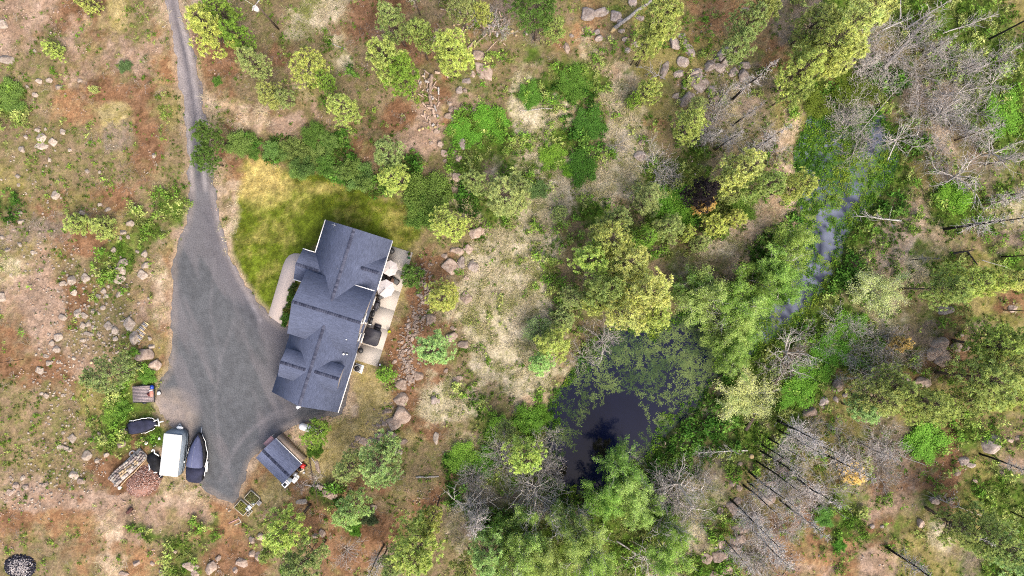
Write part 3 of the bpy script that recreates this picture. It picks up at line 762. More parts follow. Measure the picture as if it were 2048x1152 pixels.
def branching(seed, H, R, n0=6, spread=.9, trunk=.35, levels=3, thin=1.0, arch=.0, kids=(3, 2)):
    """recursive limbs; returns tube-list [(p0,p1,r0,r1)] and twig tips"""
    r = np.random.default_rng(seed); segs = []; tips = []
    def grow(p, d, L_, rad, lv):
        n = 3; q = p
        for i in range(n):
            d = d + r.normal(0, .16, 3); d[2] += arch * (i + 1) * -.12; d = d / np.linalg.norm(d)
            e = q + d * L_ / n; segs.append((q, e, rad * (1 - i * .25), rad * (1 - (i + 1) * .25))); q = e
            if lv > 0 and i > 0 or (lv > 0 and i == 0 and lv < levels):
                for s_ in range(kids[0] if lv == 1 else kids[1]) if kids[0] > 1 else range(1 + (r.random() < .45)):
                    dd = d + unit(1, 0, r)[0] * .85; dd = dd / np.linalg.norm(dd)
                    grow(q, dd, L_ * r.uniform(.42, .62), rad * .5, lv - 1)
        tips.append((q, d, lv))
    t0 = np.array([0., 0, 0]); top = np.array([r.normal(0, .05) * H, r.normal(0, .05) * H, H * trunk])
    rad0 = H * .012 + .05
    if trunk > 0: segs.append((t0, top, rad0, rad0 * .8))
    for i in range(n0):
        a = i * 2.4 + r.normal(0, .3); el = r.uniform(.35, 1.25) if spread < 1 else r.uniform(.15, 1.1)
        dd = np.array([math.cos(a) * math.cos(el), math.sin(a) * math.cos(el), math.sin(el)])
        Ln = (R * math.cos(el) + (H - top[2]) * math.sin(el)) * r.uniform(.55, .8)
        grow(t0 + (top - t0) * r.uniform(.7, 1), dd, Ln, rad0 * .55, levels - 1)
    P0 = np.array([s[0] for s in segs]); P1 = np.array([s[1] for s in segs]); R0 = np.array([s[2] for s in segs]) * thin; R1 = np.array([s[3] for s in segs]) * thin
    return P0, P1, np.maximum(R0, .014), np.maximum(R1, .009), tips
def broadleaf(seed, H, R, n0=7, leaves=16, lsize=.24, spread=.9, trunk=.4, dens=1.0):
    P0, P1, R0, R1, tips = branching(seed, H, R, n0, spread, trunk, 3, 1.35)
    r = np.random.default_rng(seed + 5)
    big = R0 > .045
    tr = MB().add(*prisms(P0[:1], P1[:1], R0[:1], R1[:1], r)) if trunk > 0 else MB().add(*prisms(P0[:3], P1[:3], R0[:3], R1[:3], r))
    br = MB().add(*prisms(P0, P1, R0, R1, r))
    T = np.concatenate([np.array([t[0] for t in tips]), P1[~big]]); T = T[r.random(len(T)) < dens]
    pq = np.repeat(T, leaves, 0) + r.normal(0, .26, (len(T) * leaves, 3)) * np.array([1, 1, .7])
    V, F = diamonds(pq, unit(len(pq), .1, r), r.uniform(.6, 1.2, len(pq)) * lsize, lsize * .6, r)
    cc = np.repeat(np.repeat(r.uniform(.72, 1.28, len(T)), leaves) * (1 + r.normal(0, .16, len(pq))), 4)[:, None] * np.ones(3)
    return tr.mesh('tree_trunk', True), br.mesh('tree_branches', True), tri_mesh('leaves', V, F, np.clip(cc, .2, 1.8))
def snag(seed, H, R, zb=.3, nb=90, sub=7, conical=.85, tw=.042):
    """standing dead conifer: bare trunk with a cloud of fine twigs"""
    r = np.random.default_rng(seed)
    zt = np.linspace(0, H, 8); tp = np.c_[.1 * np.sin(zt * .4 + seed), .1 * np.cos(zt * .5), zt]
    tr = MB().tube(tp, np.linspace(H * .013 + .07, .03, 8), 7)
    f = np.sort(r.random(nb)); z = H * (zb + (1 - zb) * f); ln = np.maximum(R * (1 - f * conical) * r.uniform(.5, 1.15, nb), .3)
    az = r.uniform(0, 2 * PI, nb); el = np.radians(-12 + 35 * f + r.normal(0, 12, nb))
    p0 = np.c_[np.interp(z, zt, tp[:, 0]), np.interp(z, zt, tp[:, 1]), z]
    d = np.c_[np.cos(az) * np.cos(el), np.sin(az) * np.cos(el), np.sin(el)]
    pm = p0 + d * (ln * .55)[:, None]; d2 = d + r.normal(0, .22, (nb, 3)); p1 = pm + d2 * (ln * .5)[:, None]
    V1, F1 = prisms(p0, pm, .05, .035, r); V2, F2 = prisms(pm, p1, .035, .018, r)
    k = r.integers(0, nb, nb * sub); t = r.uniform(.2, 1, len(k))[:, None]
    q = np.where(t < .55, p0[k] + (pm - p0)[k] * (t / .55), pm[k] + (p1 - pm)[k] * ((t - .55) / .45))
    dd = d[k] * .6 + unit(len(k), .1, r); dd /= np.linalg.norm(dd, axis=1)[:, None]
    q1 = q + dd * (ln[k] * r.uniform(.25, .6, len(k)))[:, None]
    V3, F3 = prisms(q, q1, tw * .75, tw * .4, r)
    br = MB().add(V1, F1).add(V2, F2).add(V3, F3, ctint(len(q), 6, (1.05, 1.05, 1.05), .25, r, .03))
    return tr.mesh('snag_trunk', True), br.mesh('snag_twigs', True)
def deadbush(seed, H, R, n0=12, arch=0.0, trunk=.12, thin=1.15):
    P0, P1, R0, R1, tips = branching(seed, H, R, n0, 1.2, trunk, 3, thin, arch, (1, 1))
    r = np.random.default_rng(seed)
    T = np.array([t[0] for t in tips]); D = np.array([t[1] for t in tips]); k = np.arange(len(T))
    dd = D[k] + unit(len(k), 0, r) * .6; q1 = T[k] + dd * r.uniform(.25, .6, (len(k), 1))
    m = MB().add(*prisms(P0, P1, R0, R1, r)).add(*prisms(T[k], q1, .022, .012, r))
    return m.mesh('bare_branches', True)

PINES = [crown_pine(11 + i, 14, 4.0, zb=z_, tufts=tf, blade=bl, w=w_, rounder=ro) for i, (z_, tf, bl, w_, ro) in enumerate(
    [(.28, 480, .52, .11, .7), (.35, 430, .56, .115, .55), (.22, 470, .5, .11, .9), (.4, 400, .56, .12, .5), (.3, 520, .46, .1, .75)])]
YOUNG = [crown_pine(31 + i, 6, 2.6, zb=.05, tufts=260, blade=.4, w=.085, rounder=.8) for i in range(2)]
BROAD = [broadleaf(51 + i, 9, 3.8, 8, 13, .25, dens=.72) for i in range(4)]
SHRUB = [broadleaf(61 + i, 2.6, 2.2, 7, 12, .22, 1.1, 0.12, .8) for i in range(2)]
WISP = [broadleaf(71 + i, 4, 3.0, 12, 5, .2, 1.1, .1, .8) for i in range(2)]
SNAGS = [snag(81, 16, 2.6, .3, 84, 4), snag(82, 16, 2.2, .4, 76, 4), snag(83, 14, 3.2, .25, 95, 5, .75), snag(84, 15, 1.2, .55, 40, 2)]
BUSHES = [deadbush(91 + i, 3.2, 2.8, 12, a, t) for i, (a, t) in enumerate([(0, .1), (.6, .2), (.2, .05)])]
BIGDEAD = [deadbush(97 + i, 8, 4.0, 9, .1, .25, 2.0) for i in range(2)]

M_bleach = simple('bleached_white_wood', (.47, .43, .395), .9, .1, var=.12, scale=4)
NATURE = []      # (object, adjective phrase, noun, u, v, category, group)
def put(name, parts, u, v, sxy, sz, mats, colour, adj, noun, cat, group, lift=0, rz=None, tiltv=None, mid=.6, Hn=14):
    """u, v is where the middle of the crown shows; the foot is worked out from the height"""
    zc = Hn * sz * mid
    p = gp(u, v, zc); g = gz(p[0], p[1])
    t = thing(name, '', cat, (p[0], p[1], g - .05 + lift), random.uniform(0, 2 * PI) if rz is None else rz, group)
    for (pn, me), mt in zip(parts, mats):
        if not me.materials: me.materials.append(mt)
        o = bpy.data.objects.new(pn, me); col.objects.link(o); o.parent = t
        if me.materials[0] != mt:
            o.material_slots[0].link = 'OBJECT'; o.material_slots[0].material = mt
        o.scale = (sxy, sxy, sz); o.color = (*colour, 1)
    if name == 'dead_pine': o['kind'] = 'stuff'
    if tiltv: t.rotation_euler = (tiltv[0], tiltv[1], t.rotation_euler[2])
    uu, vv = uv_of(p[0], p[1], g)
    NATURE.append((t, adj, noun, u, v, cat, group)); return t
def jit(c, a=.05):
    return np.clip(alb(*c) * (1 + np.array([random.uniform(-a, a) for _ in range(3)])) * random.uniform(.92, 1.08), .01, .8)
CK = {'yg': ((188, 202, 112), 'yellow-green'), 'y': ((204, 212, 130), 'pale yellow'), 'gg': ((162, 178, 112), 'grey-green'), 'g': ((140, 172, 76), 'mid green'),
      'dg': ((106, 134, 66), 'dark green'), 'ol': ((166, 180, 104), 'olive'), 'or': ((214, 190, 122), 'orange dead'), 'lg': ((170, 200, 126), 'pale green')}
def pine(u, v, rp, h, ck, i=None, mid=.68):
    i = random.randrange(len(PINES)) if i is None else i
    c, nm = CK[ck]; zc = h * mid; s = rp / PX * (HC - zc) / HC / 3.75
    a, b_, c_ = PINES[i]
    return put('pine_tree', [('trunk', a), ('branches', b_), ('crown', c_)], u, v, s, h / 14, (M_bark, M_bark, M_leaf), jit(c), nm + ' pine', 'pine', 'tree', 'living pines of the woodland', mid=mid)
def young(u, v, rp, h, ck):
    c, nm = CK[ck]; a, b_, c_ = YOUNG[random.randrange(2)]; s = rp / PX / 2.5
    return put('young_pine', [('trunk', a), ('branches', b_), ('crown', c_)], u, v, s, h / 6, (M_bark, M_bark, M_leaf), jit(c), 'small ' + nm + ' pine', 'young pine', 'tree', 'young pines', mid=.4, Hn=6)
def broad(u, v, rp, h, c=(150, 190, 84)):
    a, b_, c_ = BROAD[random.randrange(4)]; s = rp / PX * .93 / 3.7
    c = (c[0] + 16, c[1] + 16, c[2] + 12)
    return put('birch_tree', [('trunk', a), ('branches', b_), ('crown', c_)], u, v, s, h / 9, (M_pale, M_pale, M_leaf), jit(c), 'bright green leafy', 'birch', 'tree', 'leafy birches around the pond', Hn=9)
def shrub(u, v, rp, h, c=(120, 160, 70), nm='green'):
    c = tuple(.72 * q + .28 * k for q, k in zip(c, (112, 116, 72))); h = h * .7
    a, b_, c_ = SHRUB[random.randrange(2)]; s = rp / PX / 2.1
    return put('shrub', [('stems', b_), ('foliage', c_)], u, v, s, h / 2.6, (M_bark, M_leaf), jit(c), nm, 'shrub', 'shrub', 'leafy shrubs', mid=.5, Hn=2.6)
def wisp(u, v, rp, h, c=(196, 206, 140)):
    a, b_, c_ = WISP[random.randrange(2)]; s = rp / PX / 2.9
    return put('willow_bush', [('stems', b_), ('foliage', c_)], u, v, s, h / 4, (M_pale, M_leaf), jit(c), 'pale wispy', 'willow bush', 'shrub', 'wispy willows', mid=.5, Hn=4)
def dead(u, v, rp, h, i=None, char=False, mid=.62):
    """base given, not crown"""
    i = random.randrange(3) if i is None else i; a, b_ = SNAGS[i]; H0 = 14 if i == 2 else (15 if i == 3 else 16)
    p = gp(u, v); zc = H0 * (h / H0) * mid; uu, vv = uv_of(p[0], p[1], zc)
    s = rp / PX / (3.0 if i == 2 else 2.5)
    return put('dead_pine', [('trunk', a), ('twigs', b_)], uu, vv, s, h / H0, (M_char if char else M_bark, M_dead), (1, 1, 1), 'bare grey' if not char else 'burnt black-trunked', 'dead pine', 'dead tree', 'standing dead pines', mid=mid, Hn=H0)
def bush(u, v, rp, h, i=None, nm='bare grey'):
    i = random.randrange(3) if i is None else i; s = rp / PX / 2.6
    t = put('dead_bush', [('branches', BUSHES[i])], u, v, s, h / 3.2, (M_dead,), (1, 1, 1), nm, 'dead bush', 'dead bush', 'leafless dead bushes', mid=.5, Hn=3.2); return t
def bigdead(u, v, rp, h, i=0, nm='large bare white'):
    s = rp / PX * .94 / 3.9
    return put('dead_broadleaf_tree', [('branches', BIGDEAD[i])], u, v, s, h / 8, (M_bleach,), (1, 1, 1), nm, 'dead tree', 'dead tree', 'bare spreading dead trees', mid=.6, Hn=8)

for a in [(400,40,46,15,'yg'),(465,62,30,12,'g'),(430,12,34,12,'g'),(500,115,30,12,'gg'),(415,272,30,9,'dg'),(412,318,27,8,'dg'),
 (205,750,38,15,'gg'),(622,130,36,13,'yg'),(650,160,22,9,'g'),(685,208,32,11,'yg'),(530,185,28,8,'ol'),(568,188,20,7,'gg'),(788,40,34,14,'gg'),(770,120,42,14,'yg'),(806,150,36,13,'g'),
 (840,75,28,13,'ol'),(900,105,42,15,'yg'),(925,14,28,12,'gg'),(962,30,20,9,'yg'),(1075,18,44,16,'dg'),(1110,50,22,9,'ol'),(1322,42,42,17,'yg'),(1300,85,28,14,'yg'),(1505,45,34,14,'gg'),(1478,88,30,12,'gg'),(1530,12,30,14,'ol'),
 (1735,18,40,16,'y'),(1695,55,50,18,'y'),(1650,95,52,18,'yg'),(1615,135,42,16,'yg'),(1680,115,36,15,'y'),(1590,180,26,12,'ol'),(1640,40,38,14,'ol'),
 (1385,256,36,12,'yg'),(1395,205,18,6,'gg'),(1495,340,42,16,'y'),(1545,365,40,16,'ol'),(1592,372,34,14,'yg'),(1455,360,26,12,'y'),(1462,392,20,9,'ol'),
 (772,306,32,11,'gg'),(792,348,34,11,'yg'),(1005,392,50,10,'gg'),(948,365,26,9,'gg'),(1040,375,22,8,'gg'),(900,455,38,9,'yg'),(884,600,36,9,'yg'),(865,700,38,9,'lg'),(636,866,30,7,'g'),
 (690,938,34,11,'gg'),(752,935,50,14,'lg'),(782,895,22,9,'gg'),(700,1018,36,11,'lg'),(578,1055,42,14,'yg'),(545,1095,24,10,'ol'),(612,1132,42,14,'gg'),(840,1085,52,20,'yg'),(862,1045,26,15,'yg'),(785,1125,28,12,'gg'),
 (1052,905,40,15,'yg'),(1010,870,22,10,'gg'),(1215,480,50,18,'yg'),(1180,522,40,14,'yg'),(1255,530,48,18,'y'),(1290,580,52,19,'y'),(1215,575,44,16,'ol'),(1250,622,44,17,'y'),(1310,628,32,13,'yg'),(1195,610,26,10,'yg'),(1232,440,26,14,'gg'),
 (1300,405,36,10,'gg'),(1330,455,34,10,'gg'),(1298,475,26,8,'g'),(1095,690,40,8,'yg'),(1080,725,26,7,'lg'),(1152,600,26,6,'gg'),
 (1760,805,44,12,'ol'),(1840,800,46,13,'ol'),(1795,780,40,11,'ol'),(1880,815,36,11,'ol'),(1725,820,28,9,'lg'),(1960,760,52,14,'ol'),(2020,740,44,14,'ol'),(1985,690,44,12,'yg'),(2030,680,34,12,'ol'),(1935,800,34,10,'ol'),(2010,800,40,12,'yg'),
 (1885,578,36,14,'ol'),(1930,570,38,15,'yg'),(1985,560,38,15,'yg'),(2020,560,26,12,'y'),(1985,1080,56,14,'ol'),(1925,1055,36,12,'ol'),(2030,1110,42,14,'lg'),(970,1110,42,13,'lg'),(930,1140,28,11,'ol'),(1000,1145,24,10,'lg')]:
    pine(*a)
put('pine_tree', [('trunk', PINES[2][0]), ('branches', PINES[2][1]), ('crown', PINES[2][2])], 1410, 378, .62, .9, (M_char, M_char, M_leaf), (.022, .018, .02), 'burnt black', 'pine', 'tree', 'living pines of the woodland')
for a in [(1402,414,20,8,'or'),(1790,687,20,5,'or'),(1705,948,30,3,'or'),(185,12,20,5,'yg'),(110,100,20,4,'yg'),(188,180,9,2,'y'),(160,448,28,3.5,'ol'),(205,452,30,3.5,'ol'),(1290,188,26,7,'yg'),(1265,205,16,5,'g'),(825,548,29,5,'dg'),
 (770,750,22,3,'g'),(1370,470,20,5,'yg'),(1428,455,28,5,'yg'),(1465,435,24,4,'yg'),(1395,490,22,5,'gg'),(1130,640,28,4,'gg'),(1118,425,20,3,'gg')]:
    young(*a)
for a in [(1400,590,40,9),(1440,612,38,9),(1478,600,36,9),(1380,575,26,7),(1465,660,36,9),(1462,712,30,8),(1500,630,30,9),(1580,490,32,8),(1555,535,32,8),(1568,582,28,8),(1520,560,28,8),(1480,690,24,7),
 (1240,940,32,12),(1262,985,36,11),(1215,1005,30,10),(1288,1018,28,9),(1055,1075,36,11),(1030,1110,36,11),(1085,1120,34,11),(1165,1075,32,12),(1180,1125,36,11),(1125,1035,22,9),(1330,1105,36,9),(1345,1070,22,8),(1120,1148,26,10),(1000,1060,20,8)]:
    broad(*a, c=random.choice([(138,168,82),(124,158,72),(156,178,98),(118,150,70)]))
for a in [(720,352,20,1.6,(120,158,90)),(850,395,36,3,(118,158,70)),(846,430,24,2.5,(96,140,56)),
 (1180,250,24,1.2,(76,128,46)),(1160,335,24,1.4,(66,112,40)),(1105,315,20,1.1,(130,180,60)),(1062,192,18,1.2,(100,160,60)),(1150,170,24,1.2,(90,140,50)),(1135,340,10,1,(120,180,50)),
 (250,135,10,1.2,(110,140,90)),(20,182,20,1.5,(130,168,76)),(25,212,18,1.3,(120,160,76)),(434,163,7,.8,(96,140,60)),(296,752,12,1.2,(110,160,60)),(243,815,15,.9,(110,160,60)),(226,838,15,.9,(120,164,66)),
 (1850,885,30,1.6,(130,188,70)),(1650,1035,16,1.2,(104,160,70)),(1677,1090,10,1,(90,150,50)),(578,1148,14,1.6,(80,130,40)),(710,1055,14,1,(80,140,40)),(740,1035,14,1.3,(70,90,60)),(1490,410,24,1.5,(110,150,60)),(1340,400,30,1.6,(110,170,56)),(1360,430,24,1.6,(100,160,50)),
 (1700,650,26,1.4,(120,178,60)),(1660,700,26,1.4,(110,166,56)),(1620,745,26,1.3,(110,166,56)),(1590,790,26,1.3,(116,170,60)),(1900,395,26,1.4,(130,188,60)),(2010,230,30,1.4,(120,176,60)),(1690,170,28,1.6,(104,124,40)),(1740,175,22,1.6,(96,116,40)),(1640,205,24,1.4,(104,128,44)),
 (1205,900,14,1,(30,26,20)),(1120,945,12,1.5,(30,26,20)),(632,900,12,1,(80,120,40)),(1060,840,20,1.4,(110,160,56)),(1085,830,16,1.2,(96,146,46)),(1075,380,14,1.5,(120,150,90)),(980,245,26,1,(110,176,56)),(930,270,24,1,(110,176,56)),(1000,860,20,1.2,(120,180,60)),(925,918,24,1.1,(130,186,66)),(975,920,22,1.1,(110,166,56)),
 (588,572,5,.7,(64,90,40)),(584,584,6,.7,(71,101,40)),(581,597,7,.7,(78,112,40)),(578,609,5,.7,(85,123,40)),(574,622,6,.7,(92,100,40)),(571,634,7,.7,(69,111,40)),(568,647,5,.7,(76,122,40))]:
    if a[2] > 0: shrub(a[0], a[1], a[2], a[3], a[4], 'dark green' if a[4][1] < 130 else ('bright green' if a[4][1] > 165 else 'green'))
for hu, hv in [(470,284),(492,292),(512,304),(538,298),(560,312),(596,300),(612,330),(634,316),(660,330),(684,346),(712,340),(655,282),(630,268),(735,362),(602,345),(575,292)]:
    shrub(hu + random.uniform(-7, 7), hv + random.uniform(-6, 6), random.uniform(9, 19), random.uniform(1.2, 3.2), random.choice([(96,136,56),(120,158,80),(88,122,60),(134,164,84)]), random.choice(['green', 'dark green']))
for a in [(1755,580,34,3.5),(1492,795,38,4),(1470,810,22,3),(1080,665,24,3,(150,170,110))]: wisp(*a)
# standing dead pines: foot position
for a in [(1885,458,26,19,0,True),(1978,78,20,20,1,True),(1462,200,24,17,0,True),(1464,252,16,13,1,True),(1500,300,22,15,0,False),(1430,300,20,12,0,False),(1470,322,22,13,2,False),(1400,292,18,10,0,False),(1960,410,20,10,2,False),(1995,395,18,10,0,False),(2000,514,16,12,3,True),(2010,620,14,10,3,False),
 (1556,842,28,15,0,True),(1560,862,26,15,2,True),(1522,888,16,14,1,True),(1536,876,18,13,0,True),(1520,900,22,18,3,True),(1514,922,20,17,3,True),(1498,944,22,17,0,True),(1488,970,20,14,0,True),(1497,965,14,12,1,True),(1462,1000,28,20,2,True),(1645,905,26,14,2,True),(1715,885,22,10,2,False),(1600,870,22,12,0,True),
 (1960,908,20,13,1,True),(1858,1022,18,14,0,True),(1772,1093,24,18,0,True),(2025,1025,14,10,3,True),(1505,1060,30,14,2,False),(1560,1000,26,15,2,True),(1590,955,22,14,0,True),
 (50,718,6,12,3,True),(958,1003,30,14,2,False),(872,1003,10,9,3,False),(620,1015,8,9,3,True),(622,1080,10,14,3,False),(636,1082,10,9,3,False),(768,1088,20,12,0,False),(775,1095,16,12,1,False),(840,30,16,12,1,False),(805,175,10,6,3,False),(1262,130,10,12,3,True),(1272,128,8,10,3,True),
 (1010,842,12,11,3,False),(1025,1120,26,12,2,False),(1450,1080,22,12,2,False),(1910,280,20,10,2,False),(1905,150,18,9,2,False),(1970,330,20,9,2,False),(1820,520,10,7,0,False),(1700,150,20,8,2,False),(1845,110,18,8,2,False)]:
    dead(*a)
for a in [(1310,335,34,3.5,0),(1238,285,22,2.5,0),(1165,718,26,3,2),(1208,668,30,5,1),(1110,880,22,4,0),(1065,985,44,6,2),(1100,955,26,4,0),(1005,935,30,5,2),(1350,1000,40,5,0),(1385,1035,28,4,2),(1320,970,26,4,2),(1760,680,30,3,2),(1715,650,22,2.5,0),(1650,690,18,2.5,0),(1600,735,22,4,0),(1545,745,22,4,2),(1830,720,18,2.5,0),(1790,100,34,4,0),(1830,60,30,4,2),(1740,110,26,3.5,0),(1815,150,24,3.5,2),(1850,200,34,3.5,0),(1900,180,26,3,2),(2010,100,24,3,0),(1950,120,22,3,2),(1880,290,24,3,2),(1555,300,20,3,2),(1330,360,22,2.5,2),(1345,345,18,2.5,1),(1620,905,30,4,2),(1700,905,26,3,0),(1760,890,34,3.5,2),(1600,980,30,4,2),(1590,1010,28,4,0),(1640,1000,22,3,2),(1560,1060,24,3.5,2),(1575,1120,22,3,1),(960,985,26,3,0),(630,960,16,1.5,1),(690,1105,24,3,0),(1400,910,16,2,1),(965,45,24,2,2),(880,80,18,2,2),(1000,60,22,1.6,0),(600,975,12,1,0),(1900,215,22,3,1),(1170,650,12,2,0)]:
    bush(*a, nm=random.choice(['bare grey', 'leafless grey', 'bare pale']) if a[0] != 1310 else 'radiating white')
for (a0, a1, b0, b1, nn) in [(1700, 2000, 50, 330, 24), (1610, 1800, 640, 760, 9), (1560, 1790, 860, 1010, 13), (925, 1110, 880, 1040, 9), (1480, 1600, 1020, 1140, 7), (1300, 1420, 940, 1060, 5), (1400, 1560, 180, 300, 6)]:
    for _ in range(nn): bush(random.uniform(a0, a1), random.uniform(b0, b1), random.uniform(20, 34), random.uniform(2.5, 4.5), nm=random.choice(['bare grey', 'leafless grey', 'bare pale']))
for a in [(1935,352,40,7,0),(1360,985,42,8,1),(1210,690,26,6,0),(1075,1000,36,8,1),(1585,705,36,7,1),(1905,215,34,6,0),(935,1020,34,8,0),(2005,300,34,7,1),(1810,275,30,5,1),(1300,1120,34,6,1),(1172,1105,34,12,0),(1100,1040,28,12,1),(1165,1040,22,11,0),(1270,935,18,12,1),(1040,1130,24,12,0),(1345,1060,28,10,0),(1440,640,22,10,1),(1410,600,18,10,0),(1580,520,18,9,1)]: bigdead(*a)
# ---------------------------------------------------------------- rocks
def rock_mesh(seed, sub=3):
    import bmesh
    bm = bmesh.new(); bmesh.ops.create_icosphere(bm, subdivisions=sub, radius=1.0)
    r = np.random.default_rng(seed)
    V = np.array([v.co[:] for v in bm.verts]); F = np.array([[v.index for v in f.verts] for f in bm.faces]); bm.free()
    nrm = unit(14, 0, r); off = r.uniform(.5, .8, 14)
    for n_, o_ in sorted(zip(nrm, off), key=lambda q: -q[1]):
        d = V @ n_ - o_; k = d > 0; V[k] -= np.outer(d[k], n_)
    V *= 1.2; V *= 1 + .1 * np.c_[fbm(V[:, 0] + seed, V[:, 1] + V[:, 2], .8, seed, 3), fbm(V[:, 1] + seed, V[:, 2] - V[:, 0], .8, seed + 1, 3), fbm(V[:, 2], V[:, 0] + V[:, 1] + seed, .8, seed + 2, 3)]
    return tri_mesh('rock', V, F)
ROCKS = [rock_mesh(200 + i) for i in range(9)]
SMALLR = [rock_mesh(230 + i, 2) for i in range(5)]
def rockmat(name, c1, c2, c3):
    m, nt, b = nodes(name); L = nt.links
    tc = N(nt, 'ShaderNodeTexCoord'); n1 = N(nt, 'ShaderNodeTexNoise'); n1.inputs['Scale'].default_value = 2.2; n1.inputs['Detail'].default_value = 7; n1.inputs['Roughness'].default_value = .7
    L.new(tc.outputs['Object'], n1.inputs['Vector'])
    cr = N(nt, 'ShaderNodeValToRGB'); e = cr.color_ramp.elements
    e[0].position = .32; e[0].color = (*alb(*c2), 1); e[1].position = .68; e[1].color = (*alb(*c3), 1)
    x_ = e.new(.5); x_.color = (*alb(*c1), 1)
    L.new(n1.outputs['Fac'], cr.inputs['Fac'])
    oi = N(nt, 'ShaderNodeObjectInfo'); r2 = N(nt, 'ShaderNodeMapRange'); r2.inputs['To Min'].default_value = .8; r2.inputs['To Max'].default_value = 1.18
    L.new(oi.outputs['Random'], r2.inputs['Value'])
    mm = N(nt, 'ShaderNodeMix', data_type='RGBA', blend_type='MULTIPLY'); mm.inputs[0].default_value = 1
    L.new(cr.outputs['Color'], mm.inputs[6]); L.new(r2.outputs['Result'], mm.inputs[7]); L.new(mm.outputs[2], b.inputs['Base Color'])
    b.inputs['Roughness'].default_value = .92; b.inputs['Specular IOR Level'].default_value = .15
    bp = N(nt, 'ShaderNodeBump'); bp.inputs['Strength'].default_value = .7; bp.inputs['Distance'].default_value = .08
    L.new(n1.outputs['Fac'], bp.inputs['Height']); L.new(bp.outputs['Normal'], b.inputs['Normal'])
    return m
M_rock = {'pink': rockmat('pinkish_basalt', (192, 170, 154), (138, 116, 102), (216, 198, 182)), 'grey': rockmat('grey_lichen_basalt', (190, 174, 164), (132, 116, 108), (218, 208, 198)),
          'pale': rockmat('pale_weathered_rock', (196, 180, 164), (152, 132, 116), (218, 206, 190))}
def rock(u, v, w, h=None, kind=None, small=False, an=None, prom=.30):
    h = w if h is None else h
    if kind is None: kind = 'grey' if (u > 1130 and v < 330) or (u > 1600) else ('pale' if u < 330 and v < 960 else 'pink')
    me = random.choice(SMALLR if (small or w < 10) else ROCKS)
    x, y, z = on_ground(u, v)
    e_ = 1.28 if kind == 'grey' else 1.15; a = w / PX / 2 * e_; b_ = h / PX / 2 * e_; zz = min(a, b_) * (.75 if w > 24 else .85)
    o = bpy.data.objects.new('boulder' if max(w, h) > 14 else 'rock', me); col.objects.link(o)
    o.location = (x, y, z + zz * (prom - .25)); o.scale = (a, b_, zz)
    o.rotation_euler = (random.uniform(-.15, .15), random.uniform(-.15, .15), random.choice([0, PI]) + random.uniform(-.25, .25) if an is None else math.radians(-an))
    if not me.materials: me.materials.append(M_rock[kind])
    o.material_slots[0].link = 'OBJECT'; o.material_slots[0].material = M_rock[kind]
    sz = max(w, h); adj = ('large ' if sz > 24 else 'middling ' if sz > 15 else 'small ' if sz > 9 else 'little ') + {'pink': 'pinkish', 'grey': 'grey', 'pale': 'pale'}[kind]
    long_ = max(w, h) / min(w, h) > 1.5
    g = 'boulders and rocks lying on the ground'
    o['category'] = 'rock'; o['group'] = g; o['label'] = ''
    NATURE.append((o, adj + (' elongated' if long_ else ''), 'rock', u, v, 'rock', g)); return o
RK = """8 50 16|12 120 28 20|70 103 9|78 162 12|100 161 12|119 174 12|72 190 10|55 173 7|160 161 9|75 260 10|84 275 16|107 284 14|83 293 22 14|45 300 13|92 259 8|126 265 12|53 275 9|308 311 10|37 370 8|36 352 9|175 342 9|140 300 8|100 320 9|200 345 8
112 390 15|42 425 8|18 446 8|42 443 11|5 474 9|41 490 9|16 500 10|66 504 10|165 425 12 9|200 409 9|216 419 12 8|262 447 15|246 465 11|241 476 9|256 474 9|228 500 10|275 503 8|290 508 12|246 525 20 18|243 541 20 16|236 557 28 18|292 530 14|285 550 17|171 556 16|145 562 18|125 568 13 11|208 582 10|213 592 9|198 593 13 9|240 587 14|149 585 12|217 573 8|207 616 9|155 627 16|168 631 14 10|187 623 10|128 635 14|166 651 11|177 648 11|188 656 12 9|217 652 15|232 660 14 16|180 668 18 9|198 668 8|166 680 14 8|116 674 15|104 686 10|113 698 13|92 713 14 8|97 726 10|80 740 14|148 716 8|116 725 6|5 595 16|22 550 8|300 677 9|303 693 11|232 678 9
93 791 10|83 787 7|125 790 7|127 865 8|146 876 12 16|122 892 13|133 897 11|140 900 8|175 910 17|195 922 10|213 910 10|208 877 13|250 862 12|226 828 9|198 867 8|293 885 7|46 955 10|148 949 17|32 970 12|53 975 15 10|165 962 14|20 985 12|90 970 14 9|350 1103 9|383 1132 26 16|423 1133 22 24|437 1117 11|485 1123 26 18|505 1108 14|273 1126 12|305 1126 9|250 1147 18 10|325 1147 15|390 1147 14|505 1080 14|470 1140 12|530 1100 10""".replace('\n', '|')
for s_ in RK.split('|'):
    rock(*[float(q) for q in s_.split()])
